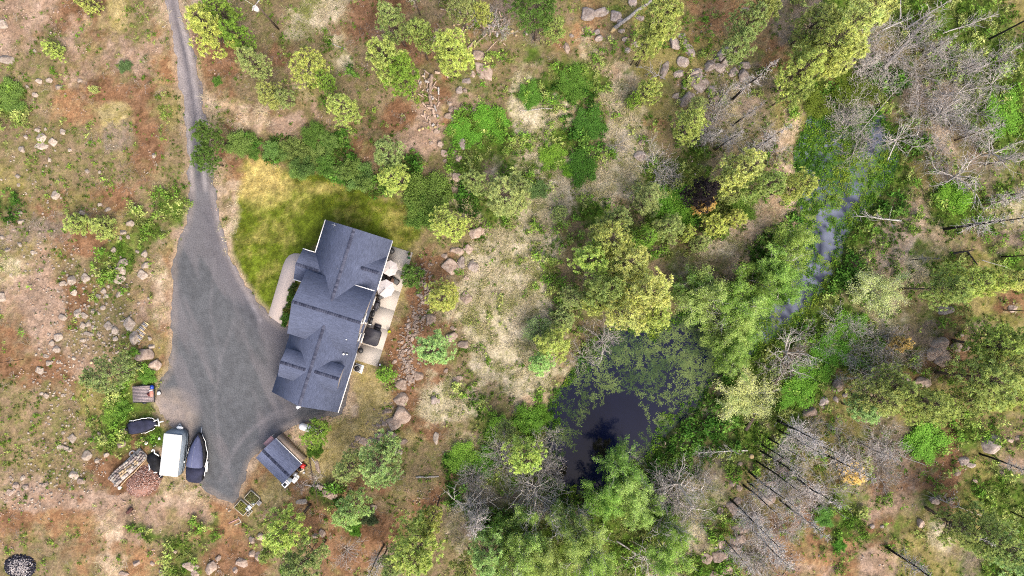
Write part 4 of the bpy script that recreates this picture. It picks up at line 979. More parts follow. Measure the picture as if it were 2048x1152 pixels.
for s_ in [(260,648,18,26),(268,675,20,26),(290,708,36,26,'pink'),(311,730,22,26,'pink'),(243,888,15,17,'pink'),(283,738,16,10,'pink'),
 (954,110,22,20,'pink'),(968,145,24,40,'pink',False,-35),(946,150,10,14,'pink'),(934,163,18,10,'grey'),(920,181,11,12,'grey'),(931,182,9),(881,288,13),(926,288,17,16,'grey'),(906,304,15,10),(890,307,12,16),(917,316,12),(915,355,16,20,'pink'),(899,207,11,9),(902,218,10,12),(898,232,16,14,'pink'),(909,239,9,10,'grey'),(948,221,13,11),(890,322,9),(907,378,14,10),(862,286,9),(874,262,12,14),
 (953,467,28,24,'pink'),(907,500,14,12),(920,503,16),(937,498,17),(890,513,14,10),(902,534,32,26,'pink'),(924,526,12,20,'grey'),(945,532,18,22,'grey'),(934,557,10),(932,596,20,22,'pink'),(928,691,24,16,'pink'),(903,675,22,20,'pink'),(908,657,12,9),(913,757,20,12,'pink'),(892,742,9,12),(835,751,18,16,'pink'),(825,762,12,10),(860,637,18,20,'pink'),
 (804,770,22,20,'pink'),(820,757,10,16),(803,799,26,24,'pink'),(805,827,38,30,'pink',False,25),(788,845,32,24,'pink',False,-20),(783,868,22,18,'pink'),(760,869,18,11,'pink'),(750,881,26,12,'pink'),(768,848,10),(758,851,10,9),(775,842,8,10),(774,822,16,12),(728,883,18,14,'pink'),(806,884,16,12,'pink'),(870,799,18,16,'grey'),(872,878,12,24,'pale'),(795,902,18,12,'grey'),(715,876,12,10),(738,893,10,12),
 (664,990,22,16,'pink'),(650,985,14,14,'pink'),(605,1004,26,11,'pale'),(630,1071,14,10),(646,1066,12,16),(524,1072,20,14,'pink'),(515,1112,14,18),(617,1085,12,9),(748,1015,14,12),(745,1025,12,8),(640,975,12,12),(636,935,10,26,'pink'),
 (1173,28,22,24),(1201,25,26,18),(1229,32,18,18),(1239,42,13,12),(1198,77,13,12),(1254,101,12,10),(1270,90,12,10),(1278,36,14,11),(1243,62,11),(1134,96,12,20,'pink'),(1266,6,14,16),(1250,78,12,10),(1195,65,11,9),(1280,313,20,15,'grey'),(1287,285,16,10,'pink'),(1052,67,9,8,'grey'),(1310,46,16,12,'grey'),(1143,72,9,8),
 (1348,87,20,24),(1367,125,19,21),(1357,147,20,13),(1391,147,19,13),(1398,166,32,28),(1397,144,18,10),(1380,103,16,32,None,False,-35),(1364,74,14,11),(1369,84,12,11),(1328,140,14,30,None,False,20),(1369,175,13,13),(1374,198,26,24,None,False,-30),(1353,192,13,12),(1421,183,12,21),(1430,200,20,20,'pink'),(1443,184,10,9),(1443,200,9,8),(1419,131,20,24,None,False,40),(1441,136,19,16),(1453,112,28,32,None,False,30),(1469,143,12,13),(1462,149,9,10),(1489,131,19,15),(1488,151,20,21),(1475,173,10,9),(1435,118,12,10),
 (1490,22,18,12,'pink'),(1515,36,12,18,'pink'),(1886,620,27,15),(1876,692,32,26,'pink',False,-30),(1890,708,26,20,'pink',False,30),(1866,706,22,30,'pink',False,40),(1884,722,30,22,'pink'),(1913,693,20,18,'pink'),(1931,696,14,12,'pink'),(1922,668,9,8),(2023,617,16,13,'pink'),(1845,762,38,22,'pink'),(1812,760,20,14),(1620,824,24,22,'pink'),(1647,806,15,18),(1675,772,24,26,'pink'),(1672,798,9,13),(1690,790,10,9),
 (1566,921,30,16,'pink'),(1563,938,24,22,'pink'),(1480,928,9,9,'pink'),(1525,910,9,7),(1980,886,34,34,'grey',False,30),(1925,922,16,14),(1943,930,14,10),(1912,945,16,16,'pink'),(1743,1052,8),(1764,1053,7),(2003,945,15,10,'pink'),(1840,1045,17,18,'pink'),(1868,1000,24,14,'pink'),(1899,1001,14,12,'pink'),(2035,875,12,9,'pink'),(2018,880,12,10,'pink'),(1950,960,12,9,'pink'),
 (1464,965,13,15),(1479,976,11,13),(1474,1001,14,16,'pink'),(1462,1015,18,26,None,False,-30),(1440,1022,12,15,'pink'),(1484,1056,36,28,'pink',False,-25),(1475,1077,30,22),(1468,1096,24,20,'pink'),(1512,1036,18,32,'pink',False,-40),(1534,993,34,28,'pink'),(1441,1085,16,22,'pink'),(1412,1117,20,22),(1436,1111,30,22),(1456,1138,18,20,'pink'),(1425,1148,22,12),(1445,1148,14,10,'pink'),(1455,1106,8,10,'pink'),(1540,965,24,14,'pink'),
 (1556,945,14,10,'pink'),(1330,885,8)]:
    rock(*s_)
# rubble strip below the patio: the larger stones one by one
RB = np.array([(838,528),(852,560),(850,600),(840,630),(826,655),(812,690),(806,715),(822,738),(812,760)], float)
for i in range(44):
    t = random.random() * (len(RB) - 1); k = int(t); q = RB[k] + (RB[min(k + 1, len(RB) - 1)] - RB[k]) * (t - k)
    rock(q[0] + random.gauss(0, 7), q[1] + random.gauss(0, 6), random.uniform(5, 10), random.uniform(5, 9), random.choice(['pink', 'pink', 'grey']), True, random.uniform(0, 180))
# fine rubble between them: stuff
def rubble(name, pts, n, sx, size, label, kind='pink', z=None):
    m = MB(); r = np.random.default_rng(int(pts[0][0]))
    me0 = SMALLR[0]; V0 = np.empty(len(me0.vertices) * 3); me0.vertices.foreach_get('co', V0); V0 = V0.reshape(-1, 3)
    F0 = np.empty(len(me0.polygons) * 3, int); me0.polygons.foreach_get('vertices', F0); F0 = F0.reshape(-1, 3)
    V0 = V0[:]; pts = np.array(pts, float)
    Vs = []; Fs = []
    for i in range(n):
        t = r.random() * (len(pts) - 1); k = int(t); q = pts[k] + (pts[min(k + 1, len(pts) - 1)] - pts[k]) * (t - k) + r.normal(0, sx, 2)
        x, y, z_ = on_ground(q[0], q[1]); s = r.uniform(.6, 1.4) * size; a = r.uniform(0, 6.3)
        P = V0 * np.array([s, s * r.uniform(.6, 1), s * .6]); P = np.stack([P[:, 0] * math.cos(a) - P[:, 1] * math.sin(a) + x, P[:, 0] * math.sin(a) + P[:, 1] * math.cos(a) + y, P[:, 2] + z_ + s * .15], 1)
        Vs.append(P); Fs.append(F0 + len(V0) * i)
    o = obj(name, tri_mesh(name, np.concatenate(Vs), np.concatenate(Fs)), M_rock[kind]); tag(o, label, 'rubble', kind='stuff'); return o
rubble('rockery_rubble', RB, 420, 10, .19, 'fine reddish rubble between the rockery stones east of the patio')
rubble('shore_stones', [(1352, 872), (1362, 880), (1360, 888)], 26, 3.5, .2, 'heap of small white stones at the south-east edge of the pond', 'pale')
rubble('slope_rubble', [(60, 300), (140, 600), (180, 660), (110, 720), (150, 890), (60, 970), (140, 960), (250, 620), (200, 700), (40, 480), (230, 560)], 620, 36, .19, 'loose pale stones scattered down the slope left of the drive', 'pale')
rubble('ledge_rubble', [(1460, 150), (1400, 170), (1440, 1090), (1480, 1040), (1870, 740)], 110, 30, .16, 'broken stones lying around the basalt ledges', 'grey')
rubble('cut_rock_rubble', [(700, 900), (740, 878), (775, 830), (800, 790)], 90, 9, .18, 'reddish rubble along the foot of the boulder row')
rubble('tan_rock_heap', [(1680, 930), (1720, 935), (1700, 950)], 120, 15, .16, 'low heap of small tan stones on the burnt slope', 'pale')

# ---------------------------------------------------------------- logs and cut wood
M_log = simple('brown_log_bark', (0.27, 0.20, 0.155), .9, .1, var=.25, scale=5, rand=.25)
M_cut = simple('fresh_cut_wood', (0.42, 0.31, 0.16), .8, .2, var=.1, rand=.15)
M_greylog = simple('silvered_log', (0.27, 0.25, 0.235), .9, .1, var=.2, scale=5, rand=.2)
def log(u0, v0, u1, v1, r, mat=None, adj='brown', cut=True, lift=0.0, z1=None, name='log'):
    a = np.array(on_ground(u0, v0, r * .8 + lift)); b_ = np.array(on_ground(u1, v1, (r * .8 + lift) if z1 is None else z1)); n = 6
    pts = [a + (b_ - a) * t + np.array([random.gauss(0, .05), random.gauss(0, .05), 0]) * (0 < t < 1) * np.linalg.norm(b_ - a) * .2 for t in np.linspace(0, 1, n)]
    c0 = pts[0]; m = MB().tube([p - c0 for p in pts], np.linspace(r, r * .75, n), 8)
    t = thing(name, '', 'log', tuple(c0), 0, 'loose logs and cut wood')
    obj('bark', m, mat or M_log, t)
    if cut:
        d = (pts[0] - pts[1]); d /= np.linalg.norm(d)
        obj('cut_end', MB().tube([d * .004, d * .012], r * .92, 8), M_cut, t)
    NATURE.append((t, adj, 'log', (u0 + u1) / 2, (v0 + v1) / 2, 'log', 'loose logs and cut wood')); return t
for q in [(863,150,861,186,.3),(859,190,864,214,.26),(848,140,872,160,.13),(836,150,843,170,.14),(851,180,874,200,.1),(866,218,870,236,.26),(878,192,876,206,.09),(880,204,874,214,.14),(836,188,848,195,.13),(844,188,856,194,.12),(845,205,852,214,.16),(848,226,852,240,.16),(858,236,862,246,.14),(829,142,834,148,.12),(908,216,920,222,.2),(922,210,938,222,.18),(842,230,850,234,.15),(836,160,842,176,.13),(850,212,856,220,.14),(868,170,860,190,.14),(846,244,856,248,.15),(856,158,854,176,.13),
 (926,72,939,33,.13),(921,74,928,52,.18),(936,98,950,82,.2),(948,92,974,68,.16),(958,50,970,57,.18),(974,50,989,58,.2),(992,20,991,50,.12),(984,50,990,40,.11),(998,60,990,74,.1),(972,105,994,82,.12),(910,24,916,32,.16),(908,22,914,18,.16),(918,22,920,30,.16),(924,28,925,22,.16),(930,26,934,20,.15),(940,30,935,40,.15),(943,42,954,40,.14),(920,32,926,30,.15),(928,34,934,30,.14),(932,34,938,36,.14),(1002,34,998,22,.12),(1000,40,1010,38,.12),(1016,40,1020,46,.13),(1012,44,1008,48,.12),(914,44,918,42,.13),(915,50,920,49,.12),(880,18,894,22,.12),(894,22,910,32,.13),(1006,86,1012,92,.09)]:
    log(*q, adj=random.choice(['brown', 'reddish-brown', 'dark brown']))
for q in [(1228,58,1300,8,.28,1.2),(690,98,657,86,.1,None),(1040,222,1112,216,.09,.3),(957,217,1003,218,.12,None),(832,954,878,952,.14,None),(632,928,622,912,.07,.3),(672,976,610,968,.13,.3),(963,1000,962,1012,.13,None),(1384,1132,1396,1142,.16,None),(1510,1136,1522,1150,.14,None),(1548,852,1560,834,.1,None)]:
    log(*q[:5], mat=M_greylog, adj='silvery grey', z1=q[5])
log(1228, 58, 1222, 66, .3, M_cut, 'splintered orange', z1=.2, cut=False)
for i in range(46):
    if i < 26: a_, b_ = random.gauss(860, 11), random.uniform(140, 252)
    else: a_, b_ = random.uniform(905, 1020), random.uniform(20, 100); b_ = 20 + (a_ - 905) * .35 + random.gauss(0, 12)
    th = random.uniform(0, PI) if i % 3 else random.uniform(1.2, 1.9); l_ = random.uniform(4, 15)
    log(a_, b_, a_ + l_ * math.cos(th), b_ + l_ * math.sin(th), random.uniform(.1, .22), adj=random.choice(['short brown', 'brown', 'dark brown']), lift=random.uniform(0, .25), mat=random.choice([M_log, M_log, M_greylog]))
# long fallen trees
def fallen(u0, v0, u1, v1, r, nb, mat, adj, z0=.3, z1=1.4, seed=0, bl=2.2, tint=(1, 1, 1)):
    a = np.array(on_ground(u0, v0, z0)); b_ = np.array(on_ground(u1, v1, z1)); L_ = np.linalg.norm(b_ - a); rr = np.random.default_rng(seed)
    n = 9; side = np.cross((b_ - a) / L_, [0, 0, 1]); ts = np.linspace(0, 1, n); wob = rr.normal(0, .012 * L_, n); wob[0] = 0
    pts = a + np.outer(ts, b_ - a) + np.outer(np.cumsum(wob) * .5, side) - a
    t = thing('fallen_tree', '', 'fallen tree', tuple(a), 0, 'fallen dead trees')
    obj('trunk', MB().tube(pts, np.linspace(r, r * .3, n), 7), mat, t)
    if nb:
        k = rr.uniform(.25, 1, nb); p0 = np.stack([np.interp(k, ts, pts[:, i]) for i in range(3)], 1)
        d = unit(nb, .25, rr) + (b_ - a) / L_ * .7; d /= np.linalg.norm(d, axis=1)[:, None]; ln = bl * (1.15 - k) * rr.uniform(.5, 1.2, nb) + .4
        pm = p0 + d * (ln * .5)[:, None]; p1 = pm + (d + rr.normal(0, .3, (nb, 3))) * (ln * .5)[:, None]
        m = MB().add(*prisms(p0, pm, .045, .03, rr)).add(*prisms(pm, p1, .03, .014, rr))
        j = rr.integers(0, nb, nb * 5); q0 = pm[j] + (p1 - pm)[j] * rr.uniform(-.6, 1, (nb * 5, 1)); q1 = q0 + (d[j] + unit(len(j), 0, rr)) * (ln[j] * rr.uniform(.12, .3, len(j)))[:, None]
        m.add(*prisms(q0, q1, .02, .01, rr)); obj('branches', m, M_dead, t)
    NATURE.append((t, adj, 'fallen tree', (u0 + u1) / 2, (v0 + v1) / 2, 'fallen tree', 'fallen dead trees'))
for i, q in enumerate([(1764,140,1850,42,.32,46,M_greylog,'grey'),(1802,65,1890,12,.16,20,M_greylog,'pale'),(1490,860,1595,690,.26,26,M_bark,'brown leaning'),(1800,442,1702,432,.14,22,M_pale,'white forked'),(1950,142,2030,98,.13,24,M_greylog,'grey'),(1883,68,1985,36,.1,26,M_greylog,'pale'),(1925,154,1955,138,.12,10,M_greylog,'short grey'),(1840,122,1870,112,.1,14,M_greylog,'slender grey'),(1772,322,1800,250,.1,16,M_pale,'thin white'),
 (1798,40,1792,0,.13,8,M_greylog,'slender'),(1762,62,1812,42,.12,16,M_pale,'curved pale'),(1494,900,1390,902,.1,20,M_pale,'white forked'),(1555,1100,1490,1000,.1,16,M_greylog,'grey'),(1335,1000,1310,1050,.16,16,M_greylog,'pale'),(1232,1080,1340,1148,.14,18,M_greylog,'bent grey'),(1312,968,1350,1010,.14,20,M_pale,'pale'),(1850,930,1740,886,.06,20,M_greylog,'thin'),(1962,1030,1830,985,.05,14,M_greylog,'thin'),
 (1900,508,1935,500,.2,4,M_char,'charred forked'),(1930,502,1942,530,.18,3,M_char,'short charred'),(1960,520,2002,535,.07,6,M_greylog,'thin grey'),(1690,300,1790,180,.08,12,M_greylog,'pale'),(620,912,640,1006,.1,0,M_bark,'low dark'),(1330,160,1280,143,.07,10,M_greylog,'thin dead'),(1430,215,1455,178,.16,0,M_greylog,'short grey'),(1895,260,1960,180,.08,16,M_greylog,'slender pale'),(1700,990,1780,1050,.0001,0,M_greylog,'')]):
    if q[4] > .01: fallen(*q[:5], 0 if q[5] < 9 else max(14, q[5]), q[6], q[7], seed=300 + i)
# cut rounds (stumps)
for u, v, r in [(839,261,.24),(846,258,.24),(871,255,.24),(850,225,.14),(908,52,.16),(1024,64,.25),(1032,72,.2),(185,725,.22),(1502,912,.34),(288,879,.3)]:
    x, y, z = on_ground(u, v); t = thing('log_round', '', 'log', (x, y, z), 0, 'loose logs and cut wood')
    obj('bark', MB().cyl(0, 0, 0, .35, r), M_log, t); obj('cut_face', MB().cyl(0, 0, .352, .362, r * .9), M_cut, t)
    NATURE.append((t, 'round sawn', 'log round', u, v, 'log', 'loose logs and cut wood'))
# short stack of split pale wood left of the drive
k = 0
for (u0, v0, u1, v1, n) in [(294,646,281,662,8),(288,663,277,680,8)]:
    for i in range(n):
        t = i / (n - 1); u, v = u0 + (u1 - u0) * t, v0 + (v1 - v0) * t; x, y, z = on_ground(u, v)
        m = MB().box(0, 0, .14 + .05 * (i % 3), .85, .16, .2, 0, None, .9)
        o = obj('split_log', m, M_greylog if i % 3 else M_cut, loc=(x, y, z)); o.rotation_euler = (0, 0, math.radians(-38 + random.uniform(-8, 8)))
        tag(o, '', 'firewood', 'split logs left of the driveway'); NATURE.append((o, 'pale split', 'log', u, v, 'firewood', 'split logs left of the driveway'))
# leaning slim pole trunks left of the pond and burnt stubs
for u, v, du, dv, hh in [(262,730,0,0,0)]: pass
# ---------------------------------------------------------------- house
def shingles(name, axis, c=(97, 105, 129)):
    m, nt, b = nodes(name); L = nt.links
    tc = N(nt, 'ShaderNodeTexCoord'); mp = N(nt, 'ShaderNodeMapping')
    mp.inputs['Scale'].default_value = (9, 1.6, 1) if axis == 'y' else (1.6, 9, 1)
    L.new(tc.outputs['Object'], mp.inputs['Vector'])
    n1 = N(nt, 'ShaderNodeTexNoise'); n1.inputs['Scale'].default_value = 1; n1.inputs['Detail'].default_value = 4; L.new(mp.outputs[0], n1.inputs['Vector'])
    n2 = N(nt, 'ShaderNodeTexNoise'); n2.inputs['Scale'].default_value = .5; n2.inputs['Detail'].default_value = 3; L.new(tc.outputs['Object'], n2.inputs['Vector'])
    wv = N(nt, 'ShaderNodeTexWave', wave_type='BANDS', bands_direction='X' if axis == 'y' else 'Y', wave_profile='SAW'); wv.inputs['Scale'].default_value = 2.2; wv.inputs['Distortion'].default_value = .25
    L.new(tc.outputs['Object'], wv.inputs['Vector'])
    r1 = N(nt, 'ShaderNodeMapRange'); r1.inputs['From Min'].default_value = .3; r1.inputs['From Max'].default_value = .7; r1.inputs['To Min'].default_value = .78; r1.inputs['To Max'].default_value = 1.2; L.new(n1.outputs['Fac'], r1.inputs['Value'])
    r2 = N(nt, 'ShaderNodeMapRange'); r2.inputs['From Min'].default_value = .3; r2.inputs['From Max'].default_value = .7; r2.inputs['To Min'].default_value = .92; r2.inputs['To Max'].default_value = 1.1; L.new(n2.outputs['Fac'], r2.inputs['Value'])
    r3 = N(nt, 'ShaderNodeMapRange'); r3.inputs['To Min'].default_value = .93; r3.inputs['To Max'].default_value = 1.05; L.new(wv.outputs['Fac'], r3.inputs['Value'])
    a = N(nt, 'ShaderNodeMath', operation='MULTIPLY'); L.new(r1.outputs[0], a.inputs[0]); L.new(r2.outputs[0], a.inputs[1])
    a2 = N(nt, 'ShaderNodeMath', operation='MULTIPLY'); L.new(a.outputs[0], a2.inputs[0]); L.new(r3.outputs[0], a2.inputs[1])
    mm = N(nt, 'ShaderNodeMix', data_type='RGBA', blend_type='MULTIPLY'); mm.inputs[0].default_value = 1; mm.inputs[6].default_value = (*alb(*c), 1)
    L.new(a2.outputs[0], mm.inputs[7]); L.new(mm.outputs[2], b.inputs['Base Color']); b.inputs['Roughness'].default_value = .9; b.inputs['Specular IOR Level'].default_value = .2
    bp = N(nt, 'ShaderNodeBump'); bp.inputs['Strength'].default_value = .4; bp.inputs['Distance'].default_value = .02; L.new(wv.outputs['Fac'], bp.inputs['Height']); L.new(bp.outputs['Normal'], b.inputs['Normal'])
    return m
M_shY = shingles('slate_blue_shingles_ns', 'y'); M_shX = shingles('slate_blue_shingles_ew', 'x', (102, 110, 134))
M_wall = simple('cream_lap_siding', alb(214, 200, 190), .8, .2, var=.03)
M_trim = simple('white_trim', (.62, .60, .57), .5, .4, var=.02)
M_glass = simple('dark_window_glass', (.03, .035, .045), .08, .6, var=.05)
M_cap = simple('ridge_cap_shingle', (1, 1, 1), .9, .2, var=.08, tint=True)
M_door = simple('garage_door_paint', (.5, .49, .46), .5, .3, var=.03)

house = thing('house', 'large blue-grey shingled house with cross gables and dormers beside the driveway', 'house', (HO[0], HO[1], 0), -HA)
CAPM = []
for k, c in enumerate([(80, 84, 104), (90, 94, 114), (68, 72, 92), (98, 102, 122)]):
    w, h, l = .2, .13, .3
    V = [(-w, 0, -h), (0, 0, 0), (w, 0, -h), (-w, l, -h), (0, l, 0), (w, l, -h), (-w, 0, -h - .03), (w, 0, -h - .03)]
    CAPM.append(MB().add(V, [(0, 1, 4), (0, 4, 3), (1, 2, 5), (1, 5, 4), (6, 1, 0), (6, 2, 1), (6, 7, 2)], alb(*c)).mesh('ridge_cap', True)); CAPM[-1].materials.append(M_cap)
def ridge_caps(parent, p0, p1):
    p0, p1 = Vector(p0), Vector(p1); d = p1 - p0; n = int(d.length / .3); rz = math.atan2(d.y, d.x) - PI / 2
    for i in range(n):
        o = bpy.data.objects.new('ridge_cap', random.choice(CAPM)); col.objects.link(o); o.parent = parent
        o.location = p0 + d * (i / n) + Vector((0, 0, .045 + .004 * (i % 2))); o.rotation_euler = (0, 0, rz)
def gable(parent, axis, a0, a1, b0, b1, rb, ze, zr, th=.16, mat=None, caps=True, cap_to=None):
    """ridge runs along axis from a0 to a1; b0..b1 across"""
    prof = [(b0, ze), (rb, zr), (b1, ze), (b1, ze - th), (rb, zr - th), (b0, ze - th)]
    V = [((b, a, z) if axis == 'y' else (a, b, z)) for a in (a0, a1) for b, z in prof]
    F = [(0, 1, 7, 6), (1, 2, 8, 7), (2, 3, 9, 8), (3, 4, 10, 9), (4, 5, 11, 10), (5, 0, 6, 11)]
    m = MB().add(V, F); m.add(V, [(0, 5, 4, 1), (1, 4, 3, 2), (6, 7, 10, 11), (7, 8, 9, 10)])
    o = obj('roof', m, mat or (M_shY if axis == 'y' else M_shX), parent)
    if caps:
        c0, c1 = cap_to or (a0, a1)
        ridge_caps(o, (rb, c0, zr) if axis == 'y' else (c0, rb, zr), (rb, c1, zr) if axis == 'y' else (c1, rb, zr))
    return o
def body(parent, axis, a0, a1, b0, b1, rb, ze, zr, ins=.4, z0=-.1, mat=None, gap=.2):
    s0 = (zr - ze) / (rb - b0); s1 = (zr - ze) / (b1 - rb)
    c0, c1 = b0 + ins, b1 - ins; d0, d1 = a0 + ins, a1 - ins
    prof = [(c0, z0), (c1, z0), (c1, ze + s1 * ins - gap), (rb, zr - gap), (c0, ze + s0 * ins - gap)]
    V = [((b, a, z) if axis == 'y' else (a, b, z)) for a in (d0, d1) for b, z in prof]
    F = [(0, 1, 6, 5), (1, 2, 7, 6), (2, 3, 8, 7), (3, 4, 9, 8), (4, 0, 5, 9)]
    m = MB().add(V, F).add(V, [(0, 4, 3), (0, 3, 2), (0, 2, 1), (5, 6, 7), (5, 7, 8), (5, 8, 9)])
    return obj('wall', m, mat or M_wall, parent)
# wings
body(house, 'y', 2.0, 13.45, -4.0, 5.65, .95, 3.0, 6.5); gable(house, 'y', 1.5, 13.45, -4.0, 5.65, .95, 3.0, 6.5, cap_to=(3.2, 13.4))
body(house, 'x', -3.85, 5.72, -2.85, 6.1, 1.72, 5.0, 7.3); gable(house, 'x', -3.85, 5.72, -2.85, 6.1, 1.72, 5.0, 7.3, cap_to=(-3.8, 5.7))
body(house, 'y', -11.5, 1.0, -3.98, 5.58, .95, 3.2, 6.4); gable(house, 'y', -11.5, 1.2, -3.98, 5.58, .95, 3.2, 6.4, cap_to=(-11.45, -.1))
# dormers, porch and small cross gable
for (a0, a1, b0, b1, rb, ze, zr, c) in [(-3.3, .9, -8.75, -4.75, -6.65, 5.05, 6.15, (-3.25, .3)), (.9, 4.95, -8.5, -4.72, -6.5, 5.05, 6.15, (1.5, 4.9))]:
    body(house, 'x', a0, a1, b0, b1, rb, ze, zr, .25, 3.3, gap=.17); gable(house, 'x', a0, a1, b0, b1, rb, ze, zr, .14, cap_to=c)
body(house, 'x', -5.8, -2.4, 4.3, 8.65, 6.45, 3.0, 4.25, .35, gap=.17); gable(house, 'x', -5.8, -1.9, 4.3, 8.65, 6.45, 3.02, 4.25, .14, cap_to=(-5.75, -2.5))
gable(house, 'x', 2.7, 5.62, 6.2, 11.08, 8.63, 3.05, 5.0, .14, cap_to=(3.05, 5.6))
# gutters
for (x, y, z, sx, sy) in [(-4.06, 10.7, 2.93, .12, 5.5), (5.72, 9.9, 2.93, .12, 7.1), (-5.0, 8.7, 2.94, 1.7, .12), (-5.1, 4.24, 2.94, 1.4, .12), (4.3, 6.17, 4.93, 2.9, .12), (5.64, -7.2, 3.13, .12, 8.6)]:
    obj('gutter', MB().box(x, y, z, sx, sy, .14), M_trim, house)
def window(x, y, z, w, h, face, door=False):
    sx, sy = (.08, w) if face in 'ew' else (w, .08)
    t = obj('door' if door else 'window', MB().box(x, y, z, sx, sy, h), M_trim, house)
    e = .05 if face in 'en' else -.05
    obj('pane', MB().box(x + (e if face in 'ew' else 0), y + (e if face in 'ns' else 0), z, .03 if face in 'ew' else w - .24, w - .24 if face in 'ew' else .03, h - .24), M_glass, t)
    if not door: obj('sill', MB().box(x + (e * 1.6 if face in 'ew' else 0), y + (e * 1.6 if face in 'ns' else 0), z - h / 2 - .04, .14 if face in 'ew' else w + .1, w + .1 if face in 'ew' else .14, .06), M_trim, t)
for y, z, w, h in [(12.2, 1.7, 1.2, 1.3), (10.2, 1.3, 1.8, 2.1), (8.4, 1.5, 1.5, 1.6), (6.9, 1.5, 1.1, 1.5)]: window(5.27, y, z, w, h, 'e', h > 2)
for y, z, w, h in [(4.6, 1.7, 1.3, 1.4), (2.2, 1.25, 1.9, 2.1), (-.9, 1.8, 1.3, 1.3), (2.1, 4.5, 1.5, 1.3), (-.6, 4.0, 1.1, 1.1)]: window(5.35, y, z, w, h, 'e', h > 2)
for y in (-4.2, -7.0, -9.8): window(5.2, y, 1.8, 1.1, 1.2, 'e')
for x in (-1.4, 3.0): window(x, 13.08, 1.7, 1.4, 1.3, 'n')
for y in (12.0, 10.0): window(-3.63, y, 1.7, 1.2, 1.3, 'w')
for y in (-5.6, -7.7): window(-3.08, y, 4.35, .9, .5, 'w')
for y in (-4.6, -7.4, -10.0):
    g = obj('garage_door', MB().box(-3.62, y, 1.15, .1, 2.4, 2.3), M_door, house)
    for k in range(4): obj('door_panel', MB().box(-3.69, y, .32 + k * .55, .04, 2.2, .46), M_door, g)
obj('front_door', MB().box(-5.46, 6.2, 1.05, .08, 1.0, 2.1), simple('dark_door_paint', (.05, .03, .025), .4), house)
for (x, y, z, r, h) in [(4.24, -1.14, 5.5, .09, .5), (4.2, -3.35, 4.15, .16, .5), (4.62, -3.28, 3.9, .12, .45), (-.2, -2.0, 5.0, .06, .3)]:
    v = obj('vent_pipe', MB().cyl(x, y, z - .2, z + h - .12, r * .7, n=10), M_metal, house); obj('vent_cap', MB().cyl(x, y, z + h - .11, z + h, r, r * .7, 12), M_white, v)
v = obj('roof_antenna', MB().tube([(-2.2, 13.1, 4.1), (-2.2, 13.1, 5.0)], .03, 6), M_metal, house); obj('antenna_arm', MB().tube([(-2.5, 13.1, 4.9), (-1.9, 13.1, 4.75)], .03, 6).tube([(-2.2, 12.8, 4.6), (-2.2, 13.4, 4.7)], .03, 6), M_metal, v)
l = obj('gable_light', MB().box(.55, -11.45, 4.6, .1, .7, .1), M_metal, house); obj('lamp_head', MB().box(.5, -12.0, 4.62, .62, .42, .16, math.radians(50)), M_white, l)

# patio, walk, planting strip
def hw(x, y):       # house coordinates -> world
    return HO[0] + x * math.cos(HA) + y * math.sin(HA), HO[1] - x * math.sin(HA) + y * math.cos(HA)
def slab(name, P, z0, z1, c, parent=None):
    W_ = [hw(*p) for p in P]; ctr = np.mean(W_, 0); loc = [(p[0] - ctr[0], p[1] - ctr[1]) for p in W_]
    n = len(loc); B = [(x, y, z0) for x, y in loc] + [(x, y, z1) for x, y in loc]
    from mathutils.geometry import tessellate_polygon
    tr = tessellate_polygon([[Vector((x, y, 0)) for x, y in loc]])
    tr = [t if ((loc[t[1]][0] - loc[t[0]][0]) * (loc[t[2]][1] - loc[t[0]][1]) - (loc[t[1]][1] - loc[t[0]][1]) * (loc[t[2]][0] - loc[t[0]][0])) > 0 else t[::-1] for t in tr]
    F = [(i, (i + 1) % n, n + (i + 1) % n) for i in range(n)] + [(i, n + (i + 1) % n, n + i) for i in range(n)] + [tuple(n + q for q in t) for t in tr]
    return obj(name, MB().add(B, F, alb(*c)), M_conc, parent, (ctr[0], ctr[1], 0))
pc = (222, 212, 200)
patio = slab('patio', [(5.1, -4.36), (8.45, -4.36), (8.45, 12.7), (5.1, 12.7)], -.1, .05, (168, 156, 142)); tag(patio, kind='structure')
ys = [-4.36, -1.9, 1.1, 4.0, 6.8, 9.7, 12.7]
for i in range(6):
    o = slab('concrete_slab', [(5.1, ys[i] + .01), (8.45, ys[i] + .01), (8.45, ys[i + 1] - .01), (5.1, ys[i + 1] - .01)], .03, .11, (pc[0] + i % 2, pc[1] + i % 2, pc[2] + i % 2))
    w = o.matrix_world; o.parent = patio; o.location = o.location - patio.location
wpts = [(-8.62, -2.0), (-6.42, -2.7), (-6.42, 4.0), (-5.3, 4.35), (-5.3, 7.75), (-7.1, 7.75), (-7.75, 7.55), (-8.3, 7.1), (-8.62, 6.4), (-8.72, 5.5)]
walk = slab('front_walk', [(-8.62, -2.0), (-6.42, -2.7), (-6.42, 4.0), (-5.3, 4.35), (-5.3, 7.75), (-7.1, 7.75), (-7.75, 7.55), (-8.3, 7.1), (-8.62, 6.4), (-8.72, 5.5)], -.1, .04, (222, 206, 196)); tag(walk, kind='structure')

